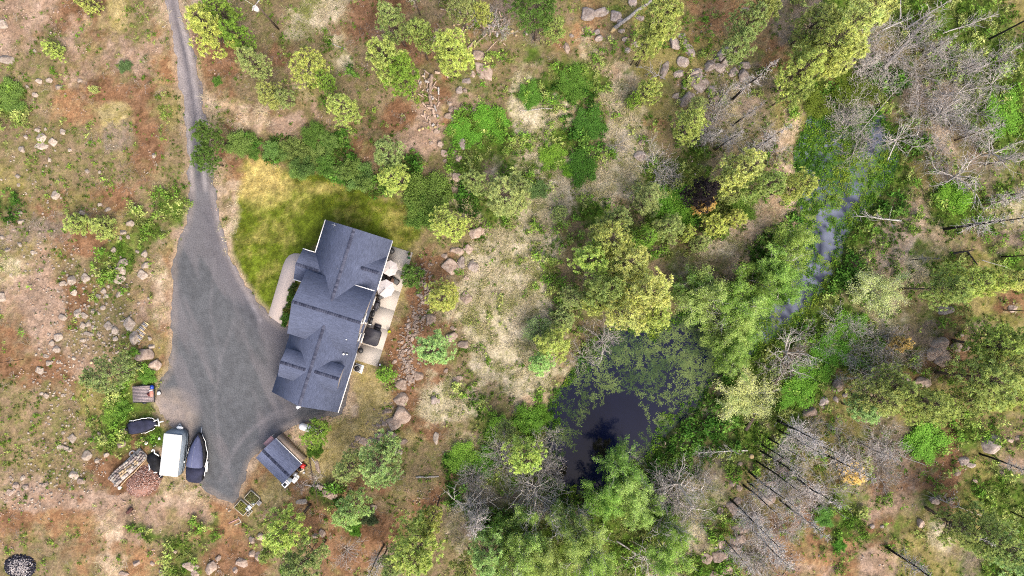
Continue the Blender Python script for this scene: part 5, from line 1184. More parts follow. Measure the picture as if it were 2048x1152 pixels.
# ---- things on the patio
M_fab = simple('cream_umbrella_canvas', alb(230, 220, 214), .9, .1, var=.03)
M_fab2 = simple('white_umbrella_canvas', alb(236, 228, 226), .9, .1, var=.02)
M_dark = simple('charcoal_vinyl', (.022, .021, .028), .55, .3, var=.08)
M_wick = simple('dark_wicker', (.03, .022, .018), .8, .2, var=.3, scale=20)
M_cush = simple('grey_cushion', (.10, .10, .10), .9, .1, var=.1)
M_copper = simple('brown_clay', (.12, .07, .05), .7, .2)
def umbrella(hx_, hy_, R, fab, label, canti):
    x, y = hw(hx_, hy_); t = thing('patio_umbrella', label, 'umbrella', (x, y, .11), -HA + .2, 'patio umbrellas')
    obj('pole', MB().cyl(0, 0, 0, 2.35, .035, n=8) if not canti else MB().tube([(-R * .8, -R * .95, 0), (-R * .8, -R * .95, 2.2), (-R * .35, -R * .42, 2.8), (0, 0, 2.85)], .045, 8), M_black, t)
    for k in range(8):
        a0, a1 = (k + .0) * PI / 4, (k + 1) * PI / 4; am = (a0 + a1) / 2
        V = [(0, 0, 2.62), (R * math.cos(a0), R * math.sin(a0), 2.3), (R * math.cos(a1), R * math.sin(a1), 2.3), (R * .93 * .955 * math.cos(am), R * .93 * .955 * math.sin(am), 2.29), (R * .5 * math.cos(a0), R * .5 * math.sin(a0), 2.47), (R * .5 * math.cos(a1), R * .5 * math.sin(a1), 2.47), (R * .46 * math.cos(am), R * .46 * math.sin(am), 2.45)]
        V += [(q[0], q[1], q[2] - .015) for q in V]
        T = [(0, 4, 6), (0, 6, 5), (4, 1, 3), (4, 3, 6), (6, 3, 2), (6, 2, 5)]
        obj('canopy_panel', MB().add(V, T + [tuple(7 + i for i in f[::-1]) for f in T]), fab, t)
    obj('base', MB().cyl(0 if not canti else -R * .8, 0 if not canti else -R * .95, 0, .1, .3, .26, 16), M_black, t)
    obj('finial', MB().cyl(0, 0, 2.62, 2.72, .05, .03, 8), M_black, t)
umbrella(6.42, 9.65, 1.14, M_fab, 'cream octagonal patio umbrella, the upper of the pair, beside the small pine', False)
umbrella(6.66, 6.78, 1.3, M_fab2, 'white octagonal patio umbrella with dark arm, the lower of the pair', True)
def lounge(hx_, hy_, rz, label, l=1.9):
    x, y = hw(hx_, hy_); t = thing('lounge_chair', label, 'chair', (x, y, .11), -HA + rz, 'dark chairs under the patio umbrellas')
    obj('seat', MB().box(0, 0, .32, .75, l * .6, .12), M_wick, t); b_ = obj('backrest', MB().box(0, 0, 0, .75, .1, .8), M_wick, t); b_.location = (0, l * .36, .66); b_.rotation_euler = (.45, 0, 0)
    obj('cushion', MB().box(0, 0, .42, .62, l * .5, .09), M_cush, t)
    for sx in (-.32, .32):
        for sy in (-.45, .45): obj('leg', MB().box(sx, sy * l * .55, .13, .06, .06, .26), M_black, t)
lounge(5.75, 8.0, .3, 'black lounge chair between the two umbrellas next to the house wall')
lounge(6.1, 7.7, -.2, 'dark chair between the umbrellas, just right of the black lounge chair')
lounge(7.35, 8.1, 1.2, 'dark chair between the umbrellas at the edge near the small pine')
lounge(6.15, 5.5, 2.3, 'black lounge chair poking out below the white umbrella', 2.1)
x, y = hw(6.7, 8.0); t = thing('patio_table', 'small brown patio table between the two umbrellas', 'table', (x, y, .11), .3)
obj('tabletop', MB().cyl(0, 0, .62, .67, .5, n=20), M_copper, t)
for k in range(3): obj('leg', MB().tube([(.1 * math.cos(k * 2.1), .1 * math.sin(k * 2.1), .62), (.35 * math.cos(k * 2.1), .35 * math.sin(k * 2.1), 0)], .03, 6), M_black, t)
# grill
x, y = hw(5.95, 4.05); t = thing('gas_grill', 'black gas grill standing against the house wall on the patio', 'grill', (x, y, .11), -HA)
obj('cabinet', MB().box(0, 0, .42, .55, .8, .75), M_black, t); hd = obj('hood', MB().tube([(0, -.42, .95), (0, .42, .95)], .33, 12), M_dark, t, bevel=.02)
obj('side_shelf', MB().box(0, .62, .84, .5, .38, .05), M_dark, t); obj('side_shelf', MB().box(0, -.62, .84, .5, .38, .05), M_dark, t)
obj('handle', MB().tube([(.3, -.3, 1.12), (.36, 0, 1.14), (.3, .3, 1.12)], .02, 6), M_metal, hd)
# hot tub with cover and steps
x, y = hw(6.55, -.42); t = thing('hot_tub', 'square hot tub with rounded corners under a dark cover on the patio', 'hot tub', (x, y, .11), -HA)
def rsq(a, r, n=5):
    P = []
    for cx, cy, s in ((1, 1, 0), (-1, 1, 1), (-1, -1, 2), (1, -1, 3)):
        for k in range(n + 1): th = (s + k / n) * PI / 2; P.append((cx * (a - r) + r * math.cos(th), cy * (a - r) + r * math.sin(th)))
    return P
obj('tub_shell', MB().prism(rsq(1.1, .35), 0, .8), simple('brown_tub_panel', (.09, .07, .06), .7), t)
cv_ = obj('tub_cover', MB().prism(rsq(1.16, .38), .8, .92, inset=.03), M_dark, t)
obj('cover_seam', MB().box(0, 0, .928, 2.1, .03, .012), M_black, cv_)
x, y = hw(6.85, 1.0); t2 = thing('hot_tub_steps', 'dark two-tread steps at the upper side of the hot tub', 'steps', (x, y, .11), -HA)
obj('tread', MB().box(0, .2, .12, .95, .5, .24), M_dark, t2); obj('tread', MB().box(0, -.22, .27, .95, .36, .54), M_black, t2)
# bench
x, y = hw(5.72, 2.25); t = thing('patio_bench', 'narrow dark bench with white ends against the house wall', 'bench', (x, y, .11), -HA)
for sy in (-.55, .55): obj('seat', MB().box(0, sy, .42, .42, .95, .07), M_black, t)
obj('backrest', MB().box(-.2, 0, .65, .05, 2.1, .4), M_black, t)
for sy in (-1.08, 1.08): obj('arm', MB().box(0, sy, .33, .45, .07, .6), M_white, t)
for hx_, hy_, r, lab in [(5.62, 12.05, .42, 'round black kettle barbecue half under the eave at the top of the patio'), (5.62, -2.75, .4, 'round black kettle barbecue half under the eave at the bottom of the patio')]:
    x, y = hw(hx_, hy_); t = thing('kettle_barbecue', lab, 'barbecue', (x, y, .11), 0)
    obj('lid', MB().dome(0, 0, .72, r, r, .28, 18), M_black, t); obj('bowl', MB().cyl(0, 0, .45, .72, r * .6, r, 16), M_black, t); obj('lid_knob', MB().cyl(0, 0, 1.0, 1.06, .04, n=6), M_metal, t)
    for k in range(3): obj('leg', MB().tube([(.2 * math.cos(k * 2.1), .2 * math.sin(k * 2.1), .5), (.34 * math.cos(k * 2.1), .34 * math.sin(k * 2.1), 0)], .02, 5), M_black, t)
def pot(u, v, r, col_, plant, lab, flower=None, h=.4):
    p = gp(u, v, .4); z = .11 if True else 0
    t = thing('plant_pot', lab, 'plant pot', (p[0], p[1], z)); obj('pot', MB().cyl(0, 0, 0, h, r * .8, r, 14).cyl(0, 0, h - .03, h + .03, r * 1.06, n=14), col_, t)
    obj('soil', MB().cyl(0, 0, h + .03, h + .045, r * .85, n=12), M_copper, t)
    if plant is not None:
        rr = np.random.default_rng(int(u)); q = np.c_[rr.normal(0, r * .45, (70, 2)), rr.uniform(h, h + .35, 70)]; V, F = diamonds(q, unit(70, .4, rr), .2, .1, rr)
        o = obj('plant', tri_mesh('pot_plant', V, F, ctint(70, 4, (1, 1, 1), .3, rr)), M_leaf, t); o.color = (*alb(*plant), 1)
pot(760, 729.5, .26, M_black, None, 'round black planter with a white centre at the lower right patio corner'); pot(779, 663, .2, M_copper, (190, 200, 50), 'yellow-green plant in a pot on the right edge of the patio')
pot(805, 553, .2, M_copper, (120, 100, 60), 'small brown pot on the patio edge below the small pine'); pot(819, 508, .22, M_copper, (60, 90, 30), 'dark leafy pot at the upper right patio corner')
pot(736, 642, .2, M_black, (90, 80, 60), 'dark pot at the lower end of the patio bench'); pot(818, 516, .14, M_metal, (70, 130, 90), 'tiny bluish plant just inside the upper right patio corner', h=.2)
p = gp(760, 729.5, .5); o = obj('white_bowl', MB().dome(0, 0, 0, .15, .15, .08, 12), M_white, loc=(p[0], p[1], .56)); tag(o, 'small white bowl lying in the round black planter', 'bowl')
# air conditioner
x, y = hw(5.95, -5.35); t = thing('air_conditioner', 'square air conditioning unit on a pale pad below the patio', 'air conditioner', (x, y, 0), -HA)
obj('pad', MB().box(.05, 0, .02, 1.2, 1.15, .12), M_conc, t); obj('casing', MB().box(-.05, 0, .45, .9, .9, .75), simple('beige_metal', (.28, .27, .25), .5), t, bevel=.02)
obj('fan_grille', MB().cyl(-.05, 0, .83, .85, .4, n=20), M_black, t)
for k in range(4): obj('fan_blade', MB().box(-.05 + .17 * math.cos(k * 1.57), .17 * math.sin(k * 1.57), .86, .3, .1, .01, k * 1.57), M_dark, t)

# ---------------------------------------------------------------- shed
sc_ = gp(558, 922, 2.2); SR = math.radians(-44.5)
shed = thing('shed', 'small gabled shed with blue-grey shingle roof and tan walls below the house', 'shed', (sc_[0], sc_[1], 0), SR)
# local x along the ridge (towards lower right), y towards upper right
M_tan = simple('tan_shed_siding', alb(186, 166, 148), .8, .2, var=.06)
body(shed, 'x', -2.6, 2.4, -1.85, 1.85, -.1, 2.2, 3.3, .14, -.1, M_tan, .15); gable(shed, 'x', -2.6, 2.6, -1.95, 1.9, -.1, 2.2, 3.3, .12, shingles('shed_shingles', 'x', (128, 136, 164)), cap_to=(-2.55, 2.55))
obj('side_wall', MB().box(-.1, 2.16, .95, 4.9, .5, 1.95), M_tan, shed)
obj('shed_door', MB().box(-2.5, .2, 1.0, .06, 1.4, 1.9), M_trim, shed); obj('gutter', MB().box(0, 1.95, 2.14, 5.1, .1, .1), M_trim, shed)
def junk(name, u, v, z, lab, cat, build, rz=0.0):
    p = gp(u, v, z); t = thing(name, lab, cat, (p[0], p[1], gz(p[0], p[1])), rz); build(t); return t
M_pinkm = simple('faded_pink_panel', alb(214, 168, 168), .7, .2, var=.06)
def b_canopy(t):
    obj('canopy_sheet', MB().box(0, 0, 1.9, 1.55, .95, .05), M_pinkm, t)
    for sx, sy in ((-.7, -.4), (.7, -.4), (-.7, .4), (.7, .4)): obj('post', MB().box(sx, sy, .94, .06, .06, 1.86), M_trim, t)
junk('entrance_canopy', 539, 884, 1.9, 'small faded pink canopy at the upper left end of the shed', 'canopy', b_canopy, math.radians(45))
M_red = simple('red_mower_paint', (.45, .02, .02), .35, .5)
def b_mower(t):
    obj('hood', MB().box(.3, 0, .5, .7, .6, .4, taper=.8), M_red, t); obj('deck', MB().cyl(-.2, 0, .15, .32, .55, .45, 14), M_red, t); obj('seat', MB().box(-.35, 0, .6, .4, .45, .35, taper=.7), M_black, t)
    for sx in (-.5, .5):
        for sy in (-.38, .38): obj('wheel', MB().tube([(sx, sy - .08, .2), (sx, sy + .08, .2)], .2, 12), M_black, t)
junk('riding_mower', 603, 934, .5, 'red riding mower parked at the right corner of the shed', 'mower', b_mower, .8)
def b_gen(t): obj('body', MB().box(0, 0, .25, .6, .5, .4), simple('tan_plastic', (.6, .5, .35), .6), t, bevel=.03); obj('handle', MB().box(0, 0, .5, .5, .06, .06), M_black, t)
junk('tan_tote', 604, 939.5, .4, 'small tan plastic tote directly below the red mower', 'tote', b_gen, .5)
def b_barrel(t): obj('barrel', MB().cyl(0, 0, 0, .85, .3, .3, 18), simple('grey_drum', (.16, .16, .16), .5), t); obj('rim', MB().cyl(0, 0, .85, .88, .31, n=18), M_metal, t)
junk('barrel', 590.5, 948, .8, 'grey barrel under the lower end of the shed roof', 'barrel', b_barrel)
def b_bin(t): obj('tub', MB().cyl(0, 0, 0, .8, .3, .36, 18), M_metal, t); obj('lid', MB().cyl(0, 0, .8, .87, .4, .3, 18), simple('blue_grey_lid', (.25, .3, .34), .5), t)
junk('rubbish_bin', 579.5, 959, .8, 'round blue-grey bin between the barrel and the white cabinet', 'bin', b_bin)
def b_cab(t): obj('cabinet', MB().box(0, 0, .45, 1.1, .75, .9), M_white, t, bevel=.03); obj('lid_opening', MB().box(-.18, .02, .905, .45, .4, .02), M_black, t); obj('top_trim', MB().box(.35, 0, .915, .06, .7, .03), M_metal, t)
junk('white_cabinet', 572.5, 967, .9, 'white cabinet with a dark opening at the bottom corner of the shed', 'cabinet', b_cab, math.radians(45))
def b_app(t): obj('case', MB().box(0, 0, .4, .95, .65, .8, taper=.9), M_white, t, bevel=.05); obj('knob', MB().cyl(.1, .1, .8, .85, .05, n=8), M_black, t); obj('side_tray', MB().box(.6, .05, .5, .3, .5, .05), M_white, t)
junk('white_appliance', 589.5, 959.5, .8, 'white box-shaped appliance just right of the round bin', 'appliance', b_app, math.radians(50))
def b_can(t): obj('can', MB().box(0, 0, .15, .3, .22, .3), M_white, t); obj('spout', MB().tube([(.1, 0, .3), (.22, 0, .42)], .03, 6), M_trim, t)
junk('fuel_can', 608, 945, .3, 'little cream can lying off the right corner of the shed', 'can', b_can)
# propane tank
p = gp(622, 858, .7); t = thing('propane_tank', 'white propane tank half hidden under a small green pine', 'propane tank', (p[0], p[1], 0), math.radians(-16))
R_ = .5; L2 = 1.25
pts = [(-L2 - R_ * math.cos(a), 0, .75) for a in np.linspace(0, PI / 2, 6)] + [(L2 + R_ * math.sin(a), 0, .75) for a in np.linspace(0, PI / 2, 6)]
obj('tank_body', MB().tube(pts, [max(.02, R_ * math.sin(a)) for a in np.linspace(0, PI / 2, 6)] + [max(.02, R_ * math.cos(a)) for a in np.linspace(0, PI / 2, 6)], 20), M_white, t)
obj('valve_dome', MB().cyl(0, 0, 1.22, 1.36, .16, n=12), M_trim, t)
for sx in (-.8, .8): obj('foot', MB().box(sx, 0, .13, .2, .6, .3), M_conc, t)

# ---------------------------------------------------------------- boats, camper, trailer
def loft(secs, n=10, cap=True):
    """secs: (y, half width, z top, z shoulder, z bottom)"""
    V = []
    for y, w, zt, zs, zb in secs:
        V += [(-w, y, zb), (-w, y, zs), (-w * .8, y, zs + (zt - zs) * .55), (-w * .4, y, zs + (zt - zs) * .9), (0, y, zt), (w * .4, y, zs + (zt - zs) * .9), (w * .8, y, zs + (zt - zs) * .55), (w, y, zs), (w, y, zb)]
    F = []; k = 9
    for i in range(len(secs) - 1):
        for j in range(k):
            a, b_ = i * k + j, i * k + (j + 1) % k; F += [(a, b_, b_ + k), (a, b_ + k, a + k)]
    for j in range(1, k - 1): F += [(0, j + 1, j), ((len(secs) - 1) * k, (len(secs) - 1) * k + j, (len(secs) - 1) * k + j + 1)]
    return MB().add(V, F)
M_slate = simple('slate_blue_cover', alb(104, 110, 144), .8, .2, var=.08, scale=1.5, streak=(3, .6, 1))
M_navy = simple('navy_boat_cover', alb(54, 56, 78), .8, .2, var=.2, scale=1.2)
M_gseam = simple('pale_seam_tape', alb(140, 144, 170), .8)
M_blk = simple('black_tarpaulin', (.006, .006, .008), .7, .2, var=.4, scale=2)
def wheels(t, xs, y, r=.3):
    for x in xs:
        w = obj('wheel', MB().tube([(x - .1, y, r), (x + .1, y, r)], r, 16), M_black, t); obj('rim', MB().tube([(x - .11, y, r), (x + .11, y, r)], r * .5, 10), M_metal, w)
def ragged(t, side, y0, y1, w, z, name='gunwale_strip', seed=1, zj=.06):
    r = random.Random(seed); n = 12; pts = [(side * (w(y0 + (y1 - y0) * k / n) + r.uniform(-.05, .09)), y0 + (y1 - y0) * k / n, z + r.uniform(-zj, zj)) for k in range(n + 1)]
    obj(name, MB().tube(pts, .045, 5), M_white, t)
p = gp(395, 913, .8); boat = thing('covered_boat', 'boat on a trailer under a slate blue cover, parked right of the white-roofed camper', 'boat', (p[0], p[1], 0), math.radians(-6.5))
hw_ = lambda y: 1.25 * (1 - max(0, (y - .3) / 3.3) ** 1.9) if y < 3.6 else .05
obj('hull', loft([(-3.5, .85, 1.2, 1.1, .5), (-3.0, 1.15, 1.25, 1.15, .45), (0, 1.25, 1.3, 1.2, .4), (1.6, 1.05, 1.35, 1.25, .45), (2.8, .6, 1.4, 1.3, .6), (3.5, .12, 1.45, 1.35, 1.0)]), M_blk, boat)
obj('boat_cover', loft([(-1.35, 1.02, 2.0, 1.55, 1.2), (-1.1, 1.12, 2.35, 1.65, 1.2), (.4, .98, 2.5, 1.7, 1.2), (1.6, .74, 2.15, 1.55, 1.2), (2.6, .36, 1.75, 1.45, 1.25), (3.15, .05, 1.52, 1.42, 1.3)], cap=True), M_slate, boat)
obj('cover_seam', MB().tube([(0, -1.1, 2.36), (0, .4, 2.51), (0, 1.6, 2.16), (0, 2.6, 1.76)], .03, 5), M_gseam, boat)
obj('stern_cover', loft([(-3.6, .75, 1.3, 1.1, .6), (-3.3, 1.05, 1.42, 1.2, .6), (-2.2, 1.2, 1.55, 1.3, .6), (-1.3, 1.22, 1.5, 1.32, .6)]), M_navy, boat)
ragged(boat, 1, -2.6, 3.2, lambda y: hw_(y) * 1.06 + .05, 1.0, seed=3, zj=.15); ragged(boat, -1, -2.8, 2.2, lambda y: hw_(y) * 1.03, .95, seed=4)
obj('trailer_tongue', MB().tube([(0, 2.6, .5), (0, 4.1, .45)], .07, 6), M_metal, boat); wheels(boat, (-1.18, 1.32), -1.3)
obj('fender', MB().box(1.4, -1.3, .68, .3, 1.5, .08), M_white, boat); obj('fender', MB().box(-1.3, -1.3, .68, .26, 1.4, .08), M_white, boat)
p = gp(287, 851, .5); sb = thing('small_covered_boat', 'small boat under a dark navy cover with white trailer tongue, left of the drive', 'boat', (p[0], p[1], gz(p[0], p[1])), math.radians(-78))
hw2 = lambda y: .98 * (1 - max(0, (y - .2) / 2.6) ** 2.0)
obj('hull', loft([(-2.2, .6, .75, .7, .25), (-1.8, .9, .8, .7, .2), (0, 1.0, .85, .75, .2), (1.2, .8, .9, .8, .3), (2.2, .25, .95, .85, .6)]), M_blk, sb)
obj('boat_cover', loft([(-1.9, .75, .95, .8, .6), (-1.4, .86, 1.0, .86, .6), (-.4, .86, .93, .88, .6), (.6, .78, 1.02, .88, .6), (1.5, .5, 1.0, .88, .7), (2.1, .1, .98, .9, .8)]), M_navy, sb)
ragged(sb, -1, -1.6, 1.9, lambda y: hw2(y) * 1.0 + .04, .8, seed=6); ragged(sb, 1, -.4, 1.6, lambda y: hw2(y) * 1.0 + .04, .6, seed=8)
tg = obj('trailer_tongue', MB().box(0, 2.25, .55, 1.1, .16, .12).box(0, 2.5, .5, .14, .9, .12), M_white, sb); obj('winch_post', MB().box(-.35, 1.95, .85, .16, .5, .12, .3), M_white, sb); obj('winch_post', MB().box(.3, 1.95, .85, .14, .45, .12, -.4), M_white, sb)
obj('outboard_cover', MB().dome(0, -2.25, .5, .3, .3, .5, 10), M_blk, sb); wheels(sb, (-.85, .85), -.6, .26)
# camper trailer
p = gp(346, 908, 1.6); cp = thing('camper_trailer', 'boxy camper trailer with a bright white flat roof and grey cover sides', 'camper trailer', (p[0], p[1], 0), math.radians(-6.5))
M_gcov = simple('pale_grey_cover', alb(142, 154, 166), .8, .2, var=.12, scale=1.4)
M_roofw = simple('white_camper_roof', alb(246, 246, 240), .5, .4, var=.015, scale=.6)
obj('cover_skirt', loft([(-2.95, 1.1, 2.0, 1.95, .35), (-2.0, 1.33, 2.05, 2.0, .3), (0, 1.4, 2.05, 2.0, .3), (2.2, 1.4, 2.05, 2.0, .3), (3.0, 1.3, 1.9, 1.7, .4), (3.35, .9, 1.5, 1.3, .5)]), M_gcov, cp)
V = MB().box(-.04, -.02, 2.14, 2.56, 5.9, .2); obj('roof', V, M_roofw, cp, bevel=.06)
obj('cover_fold', MB().tube([(1.36, -2.4, 1.5), (1.45, -.8, 1.35), (1.42, .8, 1.55), (1.46, 2.2, 1.3), (1.2, 3.1, 1.1)], .05, 5), M_gcov, cp); obj('cover_fold', MB().tube([(1.42, -2.4, .9), (1.52, -.4, .8), (1.5, 1.6, .9), (1.3, 3.0, .8)], .05, 5), M_gcov, cp)
obj('gas_bottle', MB().dome(.15, 3.55, .75, .5, .26, .22, 16), M_white, cp); obj('trailer_tongue', MB().tube([(-.7, 3.0, .5), (0, 4.1, .5)], .06, 6).tube([(.7, 3.0, .5), (0, 4.1, .5)], .06, 6), M_metal, cp); wheels(cp, (-1.3, 1.3), -.4)
obj('side_mirror', MB().box(1.52, -1.0, 1.2, .12, .25, .2), M_white, cp)
# tarp covered craft left of the camper
p = gp(309, 926, .5); tp_ = thing('tarp_covered_cart', 'low cart under a torn black tarp between the paver stack and the camper', 'covered cart', (p[0], p[1], gz(p[0], p[1])), math.radians(4))
r = random.Random(5); Pn = [(-.95, 1.15), (-.2, 1.5), (.6, 1.35), (1.0, .4), (.95, -.8), (.45, -1.35), (-.1, -1.3), (-.55, -.8), (-.62, -.1), (-1.0, .5)]
obj('tarp', MB().add([(x, y, .15) for x, y in Pn] + [(x * .86, y * .86, .55 + r.uniform(-.08, .1)) for x, y in Pn] + [(x * .45, y * .45, .7 + r.uniform(-.12, .12)) for x, y in Pn] + [(0, 0, .72)],
    [(i, (i + 1) % 10, 10 + (i + 1) % 10) for i in range(10)] + [(i, 10 + (i + 1) % 10, 10 + i) for i in range(10)] + [(10 + i, 10 + (i + 1) % 10, 20 + (i + 1) % 10) for i in range(10)] + [(10 + i, 20 + (i + 1) % 10, 20 + i) for i in range(10)] + [(20 + i, 20 + (i + 1) % 10, 30) for i in range(10)]), M_blk, tp_)
obj('tarp_tail', MB().box(.75, -1.75, .25, .5, .9, .1, .4), M_blk, tp_)
obj('white_frame', MB().tube([(-.1, 1.75, .5), (.1, 2.0, .6), (.35, 1.9, .6), (.3, 1.5, .6), (.9, 1.05, .55)], .09, 6), M_white, tp_)
obj('white_hem', MB().tube([(-.75, -.1, .3), (-.68, -.75, .3), (-.85, -1.0, .25), (-.3, -1.35, .25), (.3, -1.3, .3)], .1, 5), M_white, tp_); obj('white_hem', MB().tube([(.55, -2.1, .2), (.85, -1.8, .25), (1.0, -1.5, .3)], .08, 5), M_white, tp_)
# flatbed trailer
p = gp(286.5, 788, .6); fb = thing('flatbed_trailer', 'small wooden flatbed trailer at the left edge of the drive', 'trailer', (p[0], p[1], 0), math.radians(2))
M_deck = simple('weathered_deck_board', alb(168, 154, 154), .9, .1, var=.12, scale=3, rand=.12)
for i in range(11): obj('deck_board', MB().box(0, -1.03 + i * .206, .6, 3.0, .19, .05), M_deck, fb)
obj('side_rail', MB().box(0, 1.19, .6, 3.1, .07, .16), M_black, fb); obj('side_rail', MB().box(0, -1.19, .6, 3.1, .07, .16), M_black, fb); obj('end_rail', MB().box(1.56, 0, .6, .07, 2.4, .2), M_black, fb)
obj('frame', MB().box(0, 0, .48, 2.9, .9, .12), M_black, fb)
for x in (-.1,): wheels(fb, (), 0)
for sy in (-1.3, 1.3): w = obj('wheel', MB().tube([(0, sy - .1, .3), (0, sy + .1, .3)], .3, 16), M_black, fb)
def b_blue(t): obj('bag', MB().dome(0, 0, .0, .3, .32, .35, 12), simple('blue_plastic', (.01, .04, .28), .35, .5), t); obj('bag_neck', MB().cyl(0, 0, .3, .42, .07, .04, 8), M_dark, t)
t = junk('blue_bag', 303, 774.5, .8, 'dark blue plastic bag in the upper right corner of the flatbed trailer', 'bag', b_blue); t.location.z = .625
def b_rag(t): obj('cloth', MB().dome(0, 0, 0, .32, .5, .2, 9, 4), simple('salmon_cloth', alb(222, 156, 138), .9), t); obj('dark_fold', MB().box(-.35, -.1, .08, .3, .5, .14, .6), simple('maroon_cloth', (.08, .02, .02), .9), t); obj('paper', MB().box(-.05, .5, .06, .4, .16, .1, .3), M_white, t)
t = junk('cloth_pile', 301.5, 788, .8, 'salmon and maroon cloth heap on the right side of the flatbed trailer', 'cloth', b_rag); t.location.z = .625
def b_buck(t): obj('bucket', MB().cyl(0, 0, 0, .4, .24, .29, 18), M_dark, t); obj('lid', MB().cyl(0, 0, .4, .44, .27, n=18), M_white, t)
junk('bucket', 317, 786.5, .4, 'round bucket with white lid just right of the flatbed trailer', 'bucket', b_buck)
# pallets of paver blocks
ang = math.atan2(-(903 - 962), 288 - 226)
p = gp(255.5, 934, .5); ps = thing('paver_stack', 'long stack of grey and tan paver blocks on pallets beside the bark heap', 'paver stack', (p[0], p[1], gz(p[0], p[1])), ang)
M_pav = [simple('paver_' + n_, alb(*c), .9, .15, var=.1, scale=6, rand=.18) for n_, c in (('grey', (176, 162, 156)), ('tan', (214, 188, 152)), ('pale', (196, 186, 174)))]
PVM = [MB().box(0, 0, 0, .4, .27, .24, 0, None, .94).mesh('paver', True) for _ in range(3)]
for m_, q in zip(PVM, M_pav): m_.materials.append(q)
for i in range(14):
    for j in range(5):
        if (j == 0 and i in (3, 6, 7, 10)) or (j == 4 and i > 11) or random.random() < .05: continue
        o = bpy.data.objects.new('paver', PVM[1 if (j in (1, 2) and 2 < i < 11 and random.random() < .6) else random.choice([0, 0, 2])]); col.objects.link(o); o.parent = ps
        o.location = (-2.85 + i * .43 + random.uniform(-.03, .03) + (j % 2) * .15, -.72 + j * .33 + .12 * math.sin(i * .5) + random.uniform(-.02, .02), .45 + (.22 if (j + i // 3) % 3 == 0 else 0) + random.uniform(-.03, .03)); o.rotation_euler = (0, 0, random.uniform(-.12, .12))
for i in range(5):
    pl_ = obj('pallet', MB().box(-2.5 + i * 1.26, -.05, .26, 1.16, 1.75, .12), M_greylog, ps)
    for k in range(3): obj('pallet_block', MB().box(-2.95 + i * 1.26 + k * .45, -.05, .1, .1, 1.7, .18), M_log, pl_)
obj('edge_board', MB().tube([(-2.7, -1.25, .3), (-1.2, -1.12, .32), (.2, -1.2, .3), (1.4, -1.1, .34), (2.9, -.98, .34)], .06, 4), M_pav[1], ps)
p = gp(263.5, 906.5, .3); t = thing('old_tire', 'pale dusty tyre leaning at the upper edge of the paver stack', 'tyre', (p[0], p[1], gz(p[0], p[1]) + .12), math.radians(38))
V = []; F = []
for i in range(20):
    for j in range(8):
        a, b_ = i * PI / 10, j * PI / 4; V.append(((.34 + .12 * math.cos(b_)) * math.cos(a) * 1.15, (.34 + .12 * math.cos(b_)) * math.sin(a) * .8, .13 * math.sin(b_)))
        F.append((i * 8 + j, ((i + 1) % 20) * 8 + j, ((i + 1) % 20) * 8 + (j + 1) % 8, i * 8 + (j + 1) % 8))
obj('tyre_ring', MB().add(V, F), simple('dusty_rubber', (.2, .19, .19), .9), t, smooth=False)
def b_rnd(t): obj('bucket', MB().cyl(0, 0, 0, .35, .2, .24, 14), M_white, t); obj('rim', MB().cyl(0, 0, .35, .38, .25, n=14), M_trim, t)
junk('white_bucket', 239, 975.5, .35, 'cream bucket at the lower left end of the paver stack', 'bucket', b_rnd); 
def b_pan(t): obj('sack', MB().box(0, 0, .1, .32, .36, .2, .2, None, .85), M_white, t); obj('tie', MB().box(0, .19, .14, .1, .08, .06), M_trim, t)
junk('white_sack', 319, 877, .2, 'little white sack on the grass left of the camper', 'sack', b_pan); junk('white_scrap', 310, 891, .1, 'thin white scrap board on the grass left of the camper', 'board', lambda t: (obj('board', MB().box(0, 0, .05, .5, .1, .04, .6), M_white, t)))
junk('stone_ring_lid', 293, 885.5, .2, 'round pale lid lying on grass between small boat and paver stack', 'lid', lambda t: (obj('lid', MB().cyl(0, 0, .02, .1, .24, n=14), M_conc, t), obj('knob', MB().cyl(0, 0, .1, .15, .05, n=8), M_metal, t)))
# raised beds
p = gp(489, 1001, .3); B0 = (p[0], p[1])
M_bw = simple('whitewashed_board', alb(216, 208, 190), .85, .1, var=.08)
M_bsoil = simple('planting_soil', alb(104, 98, 66), .95, .05, var=.3, scale=4)
def bed(u, v, sx, sy, rz, lab, plant):
    p = gp(u, v, .3); z = gz(p[0], p[1]); t = thing('raised_bed', lab, 'raised bed', (p[0], p[1], z), rz, 'raised garden beds')
    for s_ in (-1, 1): obj('side_board', MB().box(s_ * sx / 2, 0, .22, .07, sy, .5), M_bw, t); obj('end_board', MB().box(0, s_ * sy / 2, .22, sx - .08, .07, .46), M_bw, t)
    obj('soil', MB().box(0, 0, .15, sx - .08, sy - .08, .42), M_bsoil, t)
    rr = np.random.default_rng(int(u)); n = 260; q = np.c_[rr.uniform(-sx * .44, sx * .44, n), rr.uniform(-sy * .44, sy * .44, n), rr.uniform(.37, .5, n)]; V, F = diamonds(q, unit(n, .8, rr), .16, .07, rr)
    o = obj('seedlings', tri_mesh('seedlings', V, F, ctint(n, 4, (1, 1, 1), .35, rr)), M_leaf, t); o.color = (*alb(*plant), 1)
bed(505, 996, 1.75, 1.5, math.radians(-42), 'upper right of the two white-edged raised beds, filled with dull green', (130, 136, 84)); bed(485, 1014.5, 1.75, 1.5, math.radians(-42), 'lower left of the two white-edged raised beds, filled with yellow-green', (152, 156, 80))
def b_chair(t):
    obj('seat', MB().box(0, 0, .42, .6, .5, .05), M_white, t); b_ = obj('backrest', MB().box(0, .28, .68, .6, .05, .5), M_white, t); obj('footrest', MB().box(-.1, -.6, .3, .5, .6, .04), M_metal, t)
    for sx in (-.27, .27):
        for sy in (-.22, .22): obj('leg', MB().box(sx, sy, .2, .05, .05, .4), M_white, t)
